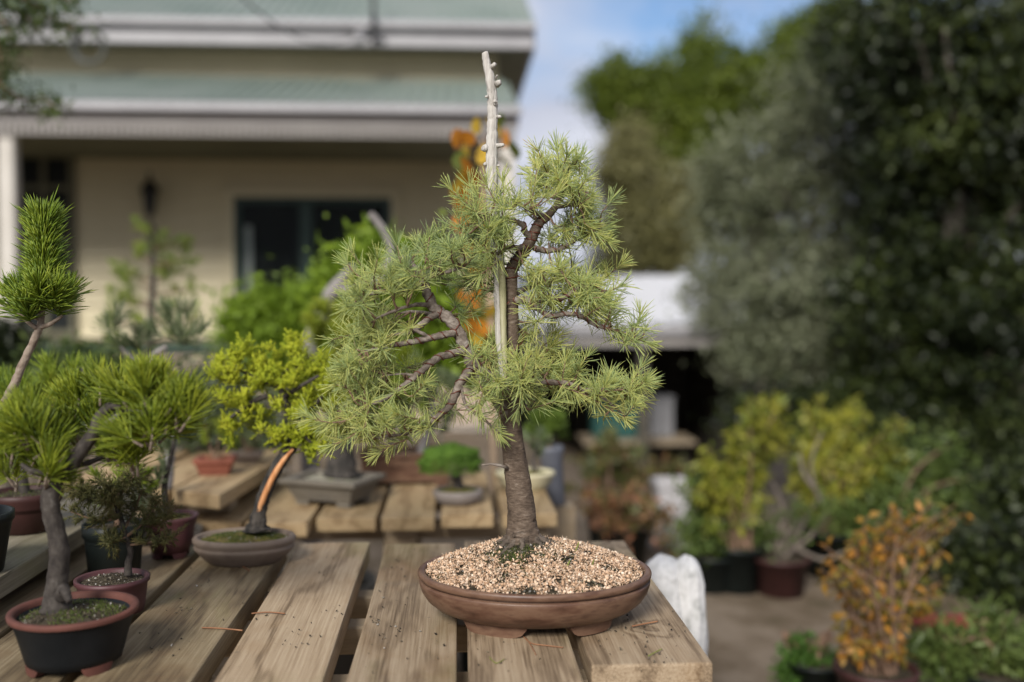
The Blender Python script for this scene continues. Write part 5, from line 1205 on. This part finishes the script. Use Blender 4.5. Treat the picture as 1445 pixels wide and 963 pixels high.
# dark low shrubs at left
f_mid = foliage('mid_green_leaf', [(.025, .045, .010), (.06, .09, .018), (.11, .14, .035)], .25, patch=3)
shrub('shrub', 'dark rounded shrub beside the grey verandah post', [lobe(0, 500, 4.6, 40, 45), lobe(25, 545, 4.6, 60, 40)], 110, 50, .05, .045, .02, f_dark, 'shrubs before the house', base=(P(10, 600, 4.6).x, 4.6))
shrub('shrub', 'low mixed green shrub below the verandah edge', [lobe(110, 535, 3.6, 70, 30), lobe(180, 560, 3.4, 60, 40), lobe(60, 580, 3.4, 60, 40)], 150, 50, .05, .04, .018, f_mid, 'shrubs before the house', base=(P(100, 600, 3.5).x, 3.5))
shrub('shrub', 'grey-green feathery shrub left of the golden juniper', [lobe(300, 560, 3.0, 45, 45), lobe(275, 600, 3.0, 40, 40), lobe(350, 600, 3.1, 50, 30)], 130, 60, .04, .045, .006, foliage('feather_grey', [(.06, .08, .045), (.11, .14, .07), (.18, .2, .1)], .25), 'shrubs before the house', base=(P(300, 600, 3.0).x, 3.0))
f_lime = foliage('lime_leaf', [(.10, .16, .014), (.20, .30, .026), (.32, .42, .04)], .4, patch=4)
shrub('shrub', 'lime green shrub under the dark green window', [lobe(360, 450, 3.9, 30, 24), lobe(410, 455, 3.9, 45, 25), lobe(455, 440, 3.8, 35, 30), lobe(400, 500, 3.9, 70, 30)], 190, 60, .05, .06, .014, f_lime, 'shrubs before the house', base=(P(410, 600, 3.9).x, 3.9))
shrub('shrub', 'bright lime shrub reaching up behind the left needle pads', [lobe(500, 430, 3.7, 40, 50), lobe(530, 375, 3.7, 34, 22), lobe(580, 430, 3.7, 55, 45), lobe(640, 480, 3.7, 45, 50), lobe(540, 520, 3.7, 60, 40)], 260, 60, .055, .06, .02, f_lime, 'shrubs before the house', base=(P(550, 600, 3.7).x, 3.7))
# big driftwood bonsai before the window
YW2 = 3.3
dw_ = thing('driftwood_tree', 'arched grey driftwood trunk standing before the dark window', 'bonsai', (P(430, 600, YW2).x, YW2, 0))
ground_pot(dw_, Vector((P(440, 600, YW2).x, YW2, 0)), .2, .3, m_slate)
q, r = spline([Vector((P(440, 600, YW2).x, YW2, .27)), P(435, 520, YW2), P(452, 450, YW2), P(470, 410, YW2), P(500, 375, YW2)], [.03, .027, .024, .022, .012], 6); MB().tube(q, r, 10, .12).build('trunk', m_greydead, dw_, smooth=True)
q, r = spline([P(470, 412, YW2), P(530, 400, YW2), P(552, 360, YW2), P(541, 325, YW2), P(522, 302, YW2)], [.02, .018, .014, .012, .012], 6); MB().tube(q, r, 10, .12).build('branch', m_greydead, dw_, smooth=True)
# orange autumn sapling behind the white spike: every leaf its own piece
YM = 3.2
aut = thing('autumn_sapling', 'slender sapling with big orange and yellow leaves behind the white spike', 'sapling', (P(700, 650, YM).x, YM, 0))
ground_pot(aut, Vector((P(697, 650, YM).x, YM, 0)), .13, .24, m_plastic)
m_cane = noisy('pale_cane', [(.28, .2, .13), (.38, .28, .19)], scale=8, rough=.8, bump=0)
q, r = spline([Vector((P(697, 650, YM).x, YM, .22)), P(696, 560, YM), P(694, 470, YM), P(690, 390, YM), P(684, 300, YM), P(680, 200, YM)], [.014, .013, .013, .012, .009, .005], 6)
MB().tube(q, r, 10, .08).build('trunk', m_cane, aut, smooth=True)
lvm = []
def big_leaf(name, cols):
    me = bpy.data.meshes.new('leaf'); V = []; F = []; n = 9
    for i in range(n + 1):
        u = i / n; w_ = .42 * math.sin(math.pi * min(1, u * 1.02)) ** .7 * (1 - .25 * u) + (.03 if i % 2 else 0)
        V += [(-w_ if 0 < i < n else 0, u, .1 * abs(w_) - .14 * u * u), (0, u, -.14 * u * u), (w_ if 0 < i < n else 0, u, .1 * abs(w_) - .14 * u * u)]
    for i in range(n): F += [(3 * i, 3 * i + 1, 3 * i + 4, 3 * i + 3), (3 * i + 1, 3 * i + 2, 3 * i + 5, 3 * i + 4)]
    me.from_pydata(V, [], F); me.materials.append(foliage(name, cols, .45, patch=3)); return me
lv = [big_leaf('leaf_orange', [(.50, .17, .02), (.62, .27, .03)]), big_leaf('leaf_yellow', [(.60, .38, .04), (.70, .48, .06)]), big_leaf('leaf_green', [(.10, .13, .03), (.16, .19, .04)])]
spots = [(642, 210, 0), (655, 225, 1), (668, 205, 0), (660, 245, 0), (650, 262, 1), (668, 268, 0), (660, 285, 0), (640, 280, 1), (676, 232, 1), (672, 190, 1), (700, 185, 2), (712, 210, 0), (718, 240, 2), (705, 195, 1), (680, 300, 0), (655, 300, 0), (650, 330, 0), (675, 340, 1), (665, 365, 0), (680, 390, 0), (660, 400, 1), (676, 420, 0), (668, 440, 0), (690, 450, 1), (660, 455, 2), (685, 475, 0), (672, 495, 1), (705, 500, 2), (690, 520, 0), (645, 240, 2), (684, 260, 2), (730, 225, 2), (664, 320, 1), (692, 365, 0), (670, 470, 0), (655, 428, 0), (688, 330, 0)]
st = MB()
for a, b, k in spots:
    e = P(a, b, YM + random.uniform(-.08, .08)); s_ = P(688 if b < 330 else 693, b + 14, YM); st.tube([s_, s_.lerp(e, .6) + Vector((0, 0, .02)), e], [.003, .002, .0015], 5)
    o = piece('leaf', lv[k], aut, e, (random.uniform(.9, 1.9), random.uniform(-.5, .5), random.uniform(2.0, 4.2))); s_ = random.uniform(.055, .085); o.scale = (s_, s_, s_)
st.build('leaf_stalks', m_twig, aut)
# overhanging branch at the top left
YT = 3.4
ovh = thing('overhanging_tree', 'fine-leaved dark branch hanging into the upper left corner', 'tree', (P(-520, 900, YT).x, YT, 0))
tk = P(-500, 300, YT)
q, r = spline([Vector((tk.x, YT, -.05)), Vector((tk.x, YT, 1.2)), P(-400, 50, YT), P(-200, -60, YT), P(-30, -20, YT)], [.10, .08, .06, .04, .015], 6); MB().tube(q, r, 10, .1).build('trunk', m_bark, ovh, smooth=True)
cl = []; tb_m = MB()
for pts in ([(-30, -20), (40, 5), (80, 30), (105, 42)], [(-30, -20), (30, 20), (55, 45)], [(-30, -20), (10, 40), (15, 62)], [(-30, -20), (70, -10), (112, 10)], [(-60, 0), (-10, 90), (5, 140)], [(-60, 60), (20, 134), (62, 138), (76, 152)], [(-20, -20), (25, -5), (60, 10)], [(-40, 20), (-5, 60), (2, 110)]):
    v = [P(a, b, YT + random.uniform(-.1, .1)) for a, b in pts]; qq, rr = spline(v, list(np.linspace(.008, .002, len(v))), 6); tb_m.tube(qq, rr, 5)
    cl += [tuple(x) for x in qq[2:]]
tb_m.build('branches', m_twig, ovh)
link('crown', np_mesh(*leaf_cloud(np.array(cl), 16, .035, .035, .009, droop=.6)), f_mid, ovh)

# ================================================================== MIDDLE DISTANCE, RIGHT
f_yel = foliage('yellow_green_leaf', [(.05, .075, .012), (.13, .16, .02), (.30, .29, .035), (.44, .40, .06)], .35, patch=3)
f_grn = foliage('garden_green_leaf', [(.04, .07, .015), (.09, .13, .03), (.16, .20, .05)], .3, patch=3)
f_red = foliage('autumn_red_leaf', [(.07, .09, .025), (.12, .12, .035), (.27, .12, .06), (.36, .17, .10)], .35, patch=5)
f_org = foliage('dry_orange_leaf', [(.06, .075, .016), (.12, .12, .022), (.24, .155, .028), (.42, .18, .022), (.36, .25, .12)], .35, patch=5)
m_pale = noisy('pale_bare_wood', [(.11, .09, .07), (.18, .15, .12)], scale=12, rough=.85, bump=0)
def potted(name, label, px, py, r, h, pm, lobes, ncl, nleaf, cr_, L, W, mat, group, z=None, stem_mat=None, stems=6, r0=.01, droop=0.0):
    """stands on the ground where (px, py) meets it"""
    c = PZ(px, py, 0); c.z = gz(c.x, c.y); Y = c.y
    t = thing(name, label, 'potted plant', c, group); ground_pot(t, c, r, h, pm)
    lb = [lobe(a, b, Y + dd, rx, ry) for a, b, rx, ry, dd in lobes]
    cl = clumps(lb, ncl, .5); link('foliage', np_mesh(*leaf_cloud(cl, nleaf, cr_, L, W, .4, .9, droop)), mat, t)
    mb = MB(); 
    for i in range(stems):
        e = Vector(cl[rng.integers(len(cl))]); s_ = c + Vector((random.uniform(-.03, .03), random.uniform(-.03, .03), h * .9)); q_, r_ = spline([s_, s_.lerp(e, .5) + Vector((random.uniform(-.06, .06), 0, .08)), e], [r0, r0 * .7, r0 * .3], 4); mb.tube(q_, r_, 6, .1)
    mb.build('stem', stem_mat or m_twig, t, smooth=True); return t
G = 'potted shrubs along the yard path'
def sprigs(name, label, px, py, r, h, pm, zones, n, nleaf, L, W, mat, start=.35, droop=.3, spread=.02, r0=.006, group=G):
    """many thin upright stems fanning out of a pot, leaves set along each"""
    c = PZ(px, py, 0); c.z = gz(c.x, c.y); Y = c.y
    t = thing(name, label, 'potted plant', c, group); ground_pot(t, c, r, h, pm)
    mb = MB(); Cs = []; Ds = []
    wts = np.array([z_[2] * z_[3] for z_ in zones], float) ** .6; wts /= wts.sum()
    for i in range(n):
        zx, zy, rx, ry, dd = zones[rng.choice(len(zones), p=wts)]
        e_ = P(zx + random.gauss(0, .55) * rx, zy + random.gauss(0, .55) * ry, Y + dd + random.uniform(-.15, .15))
        s_ = c + Vector((random.uniform(-.05, .05), random.uniform(-.05, .05), h * .9))
        m_ = s_.lerp(e_, .55) + Vector(((s_.x - e_.x) * .2 + random.uniform(-.04, .04), random.uniform(-.05, .05), .04))
        q_, r_ = spline([s_, m_, e_], [r0, r0 * .6, r0 * .25], 6); mb.tube(q_, r_, 5, .1)
        Q = np.array([tuple(v) for v in q_])
        u = rng.uniform(start, 1, nleaf) ** .8 * (len(Q) - 1.001); k = u.astype(int); f_ = (u - k)[:, None]
        pts = Q[k] * (1 - f_) + Q[k + 1] * f_
        d_ = rdir(nleaf); d_[:, 2] += .25 - droop
        Cs.append(pts + d_ * rng.uniform(0, spread, (nleaf, 1))); Ds.append(d_)
    C_ = np.concatenate(Cs); D_ = np.concatenate(Ds); m2 = len(C_)
    link('foliage', np_mesh(*leaves(C_, D_, rdir(m2) + np.array([0, 0, .5]), L * rng.uniform(.5, 1.25, m2), W * rng.uniform(.6, 1.2, m2))), mat, t)
    mb.build('stem', m_twig, t, smooth=True); return t
sprigs('potted_shrub', 'tall yellow-green shrub in black pot left of the pale bare trunk', 1040, 835, .11, .2, m_plastic, [(1010, 700, 30, 50, 0), (1050, 660, 26, 60, .1), (1060, 600, 14, 50, .1), (1100, 590, 14, 50, .2), (1000, 660, 20, 34, 0)], 60, 46, .05, .022, f_yel)
potted('potted_shrub', 'green leafy shrub in black pot beside the pale tub', 1005, 835, .1, .16, m_plastic, [(1000, 760, 35, 35, 0), (1040, 760, 40, 40, .1), (1000, 700, 25, 40, .1)], 110, 34, .035, .045, .02, f_grn, G)
sprigs('potted_shrub', 'broad yellow shrub rising behind the bare pale trunk', 1170, 810, .13, .2, m_plastic, [(1150, 610, 30, 50, .3), (1200, 590, 30, 40, .4), (1220, 650, 50, 50, .3), (1130, 660, 26, 50, .2), (1260, 640, 30, 50, .3), (1180, 690, 50, 40, .2)], 85, 50, .055, .024, f_yel)
potted('potted_shrub', 'green shrub filling between the yellow shrub and dark bank', 1260, 815, .13, .18, m_plastic, [(1250, 720, 55, 50, .2), (1310, 680, 50, 60, .4), (1190, 740, 40, 40, .1)], 170, 34, .045, .05, .024, f_grn, G)
pt = potted('bare_tree', 'pale bare branching trunk in brown pot beside the soil path', 1100, 838, .12, .16, m_drkred, [(1090, 745, 22, 22, 0), (1150, 720, 40, 40, 0)], 18, 16, .03, .035, .015, f_grn, G, stem_mat=m_pale, stems=2, r0=.006)
YB2 = PZ(1100, 838, 0).y
for w_ in ([(1100, 812, 0, 4), (1098, 770, 0, 3.4), (1105, 720, 0, 2.4), (1090, 680, 0, 1.6)], [(1100, 790, 0, 3), (1140, 760, 0, 3), (1165, 725, 0, 3), (1150, 690, 0, 2.6), (1145, 650, 0, 2), (1160, 610, 0, 1.2)], [(1150, 690, 0, 4), (1135, 670, 0, 3), (1128, 640, 0, 2)], [(1120, 772, 0, 4), (1160, 790, 0, 3), (1190, 780, 0, 2)]): limb_mesh(pt, 'branch', w_, YB2, m_pale)
sprigs('autumn_shrub', 'pinkish red autumn shrub behind the bonsai pot rim', 880, 800, .12, .2, m_plastic, [(850, 700, 30, 36, 0), (915, 720, 40, 36, 0), (880, 750, 50, 30, -.1), (945, 740, 20, 34, 0), (825, 740, 20, 30, 0)], 46, 26, .045, .026, f_red, start=.2)
sprigs('autumn_shrub', 'green and red leafed bush before the shed opening', 860, 775, .12, .2, m_plastic, [(855, 625, 20, 36, .2), (890, 650, 30, 36, .3), (840, 670, 26, 30, .2), (925, 660, 26, 30, .4), (812, 680, 16, 36, .3), (960, 650, 20, 30, .4)], 40, 30, .05, .026, foliage('red_green_leaf', [(.05, .07, .02), (.09, .11, .03), (.15, .13, .04), (.32, .09, .05)], .3, patch=5))
sprigs('orange_shrub', 'loose twiggy shrub with dry orange leaves at the lower right', 1235, 1040, .11, .2, m_drkred, [(1265, 715, 20, 40, .05), (1340, 720, 24, 40, .15), (1300, 770, 40, 36, .1), (1215, 790, 30, 40, 0), (1170, 800, 20, 40, 0), (1280, 850, 50, 40, .05), (1190, 880, 40, 40, -.05), (1330, 840, 30, 40, .1), (1240, 920, 50, 30, 0)], 58, 20, .037, .018, f_org, start=.3, droop=.6)
potted('potted_shrub', 'small bright green bush at the path edge below the orange shrub', 1150, 985, .09, .12, m_plastic, [(1130, 925, 20, 22, 0), (1160, 945, 26, 24, 0), (1120, 950, 16, 18, 0)], 70, 34, .022, .022, .012, foliage('box_green', [(.03, .07, .012), (.06, .13, .02), (.1, .19, .03)], .3, patch=10), G)
potted('potted_shrub', 'dark green grassy clump in the lower right corner', 1400, 1010, .12, .14, m_plastic, [(1330, 920, 40, 30, 0), (1420, 930, 40, 30, 0), (1400, 890, 30, 20, .1)], 110, 30, .03, .05, .010, f_grn, G)
c = PZ(955, 760, gz(1.3, 5.2)); 
crate('pale plastic tub among the shrubs right of the bonsai', 954, 738, 4.9, .17, .2, .17, (.40, .385, .39), 'plastic_tub', 'tub')
# stand under the tub
cT = P(954, 738, 4.9); st_ = thing('concrete_block', 'grey concrete block under the pale plastic tub', 'block', (cT.x, cT.y, gz(cT.x, 4.9)))
zc = gz(cT.x, 4.9)
MB().box(cT.x - .12, cT.x + .12, 4.88, 5.12, zc - .02, cT.z - .002).build('block', noisy('concrete', [(.25, .24, .23), (.34, .33, .32)], scale=20, rough=.95), st_, bevel=.006, seg=1)
crate('red-rimmed crate in the dark lower right corner', 1378, 935, 3.36, .26, .1, .2, (.20, .025, .03), 'plastic_crate', 'crate')
# pale rock beside the table: two upright lobes with a deep fold between
from mathutils import noise as mn
YK = 2.05; zt_ = P(955, 786, YK).z; rk = Vector((P(958, 850, YK).x, YK, 0))
rock = MB()
for pxc, rad, dyk, top in ((938, 30, .01, 0), (969, 23, -.005, .002), (905, 30, .05, -.03)):
    xk = P(pxc, 850, YK).x - rk.x; r0 = rad * YK / FPX; seg, n = 40, 46; V = []; F = []
    for i in range(n + 1):
        u = i / n; z = -.03 + (zt_ + top + .03) * (1 - (1 - u) ** 1.6); e_ = max(0, (zt_ + top - z)) / .055
        rr = r0 * (min(1, e_) * (2 - min(1, e_))) ** .5 * (1 + 1.1 * (1 - u) ** 2)
        for k in range(seg):
            t = 2 * math.pi * k / seg; d = Vector((math.cos(t), math.sin(t), z * 9))
            q_ = 1 + .16 * mn.noise(d * 1.3 + Vector((pxc, 0, 0))) + .16 * mn.noise(Vector((d.x * 3, d.y * 3, z * 9))) + .04 * mn.noise(Vector((d.x * 9, d.y * 9, z * 40))) - .22 * max(0, .25 - abs(mn.noise(Vector((d.x * 2.6, d.y * 2.6, z * 5)))))
            V.append((xk + rr * q_ * d.x, dyk + rr * q_ * d.y * 1.3, z + .006 * mn.noise(d * 3) * u))
    for i in range(n):
        for k in range(seg): F.append((i * seg + k, i * seg + (k + 1) % seg, (i + 1) * seg + (k + 1) % seg, (i + 1) * seg + k))
    F += [tuple(range(seg - 1, -1, -1)), tuple(n * seg + k for k in range(seg))]
    rock.add(V, F)
o = rock.build('white_rock', noisy('white_limestone', [(.26, .26, .25), (.50, .495, .48), (.62, .61, .60), (.40, .395, .38)], scale=30, rough=.95, bump=.1, bscale=60, bdist=.008), smooth=True); o.location = rk
tag(o, 'tall pale grooved rock standing beside the right edge of the table', 'rock')

# ================================================================== SMALL THINGS ON THE TABLE
deb = []
for cx, cy, n, s_ in ((530, 878, 16, 8), (560, 885, 7, 14), (545, 905, 6, 20), (860, 915, 10, 40), (940, 890, 14, 40), (590, 920, 8, 50), (700, 930, 14, 60), (880, 880, 10, 30), (920, 930, 10, 40), (250, 850, 10, 30), (290, 815, 10, 22), (360, 860, 12, 50), (440, 800, 10, 40), (420, 900, 14, 50), (560, 800, 8, 40), (240, 905, 12, 40), (470, 860, 8, 30), (545, 840, 6, 30)):
    for i in range(n):
        v = PZ(cx + random.gauss(0, s_ * .5), cy + random.gauss(0, s_ * .35), T1 + .0015)
        if any(a + .004 < v.x < b - .004 for a, b in edges) and v.y < 1.9: deb.append(v)
dp = np.array(deb)
tag(link('crumbs', np_mesh(*bits(dp, rng.uniform(.0010, .0028, len(dp)))), i_grit), 'scattered soil crumbs and grit on the table planks', kind='stuff')
def lie(pts, r, mat, name, label, cat_):
    v = [PZ(a, b, T1 + .0025) for a, b in pts]; o = MB().tube(*spline(v, [r] * len(v), 5), 5).build(name, mat, smooth=True); tag(o, label, cat_); return o
m_dryn = noisy('dry_needle', [(.16, .07, .035), (.28, .14, .07)], scale=60, rough=.8, bump=0)
lie([(285, 886), (312, 887), (342, 890)], .0012, m_dryn, 'dry_needle', 'brown dry needle lying across the gap between two left planks', 'needle')
lie([(355, 866), (378, 864), (402, 866)], .0011, m_dryn, 'dry_needle', 'brown dry needle on the plank below the two-banded pot', 'needle')
lie([(892, 884), (912, 880), (928, 877)], .0013, m_dryn, 'twig', 'short brown twig on the right end plank', 'twig')
lie([(915, 926), (924, 921), (934, 916)], .0008, f_grass, 'fallen_needle', 'green fallen needle on the right end plank', 'needle')
lie([(738, 898), (750, 908), (770, 911), (795, 914)], .0009, m_dryn, 'root_fibre', 'thin dry root fibre in front of the pot foot', 'fibre')
lie([(742, 900), (752, 916), (756, 924)], .0008, m_dryn, 'root_fibre', 'thin forked root fibre hanging below the pot foot', 'fibre')
v = [PZ(a, b, T1 + .003) for a, b in ((335, 797), (343, 800), (352, 806))]
b = MB().tube(*spline(v, [.0016, .0014, .001], 4), 5); b.tube([v[1], v[1] + Vector((.008, .006, .006)), v[1] + Vector((.016, .002, .003))], .0012, 5); tag(b.build('twig', m_dryn, smooth=True), 'curled dark twig beside the two-banded taupe pot', 'twig')
lie([(690, 927), (700, 936), (712, 930)], .0006, f_grass, 'grass_snip', 'green grass clipping on the centre plank', 'clipping')
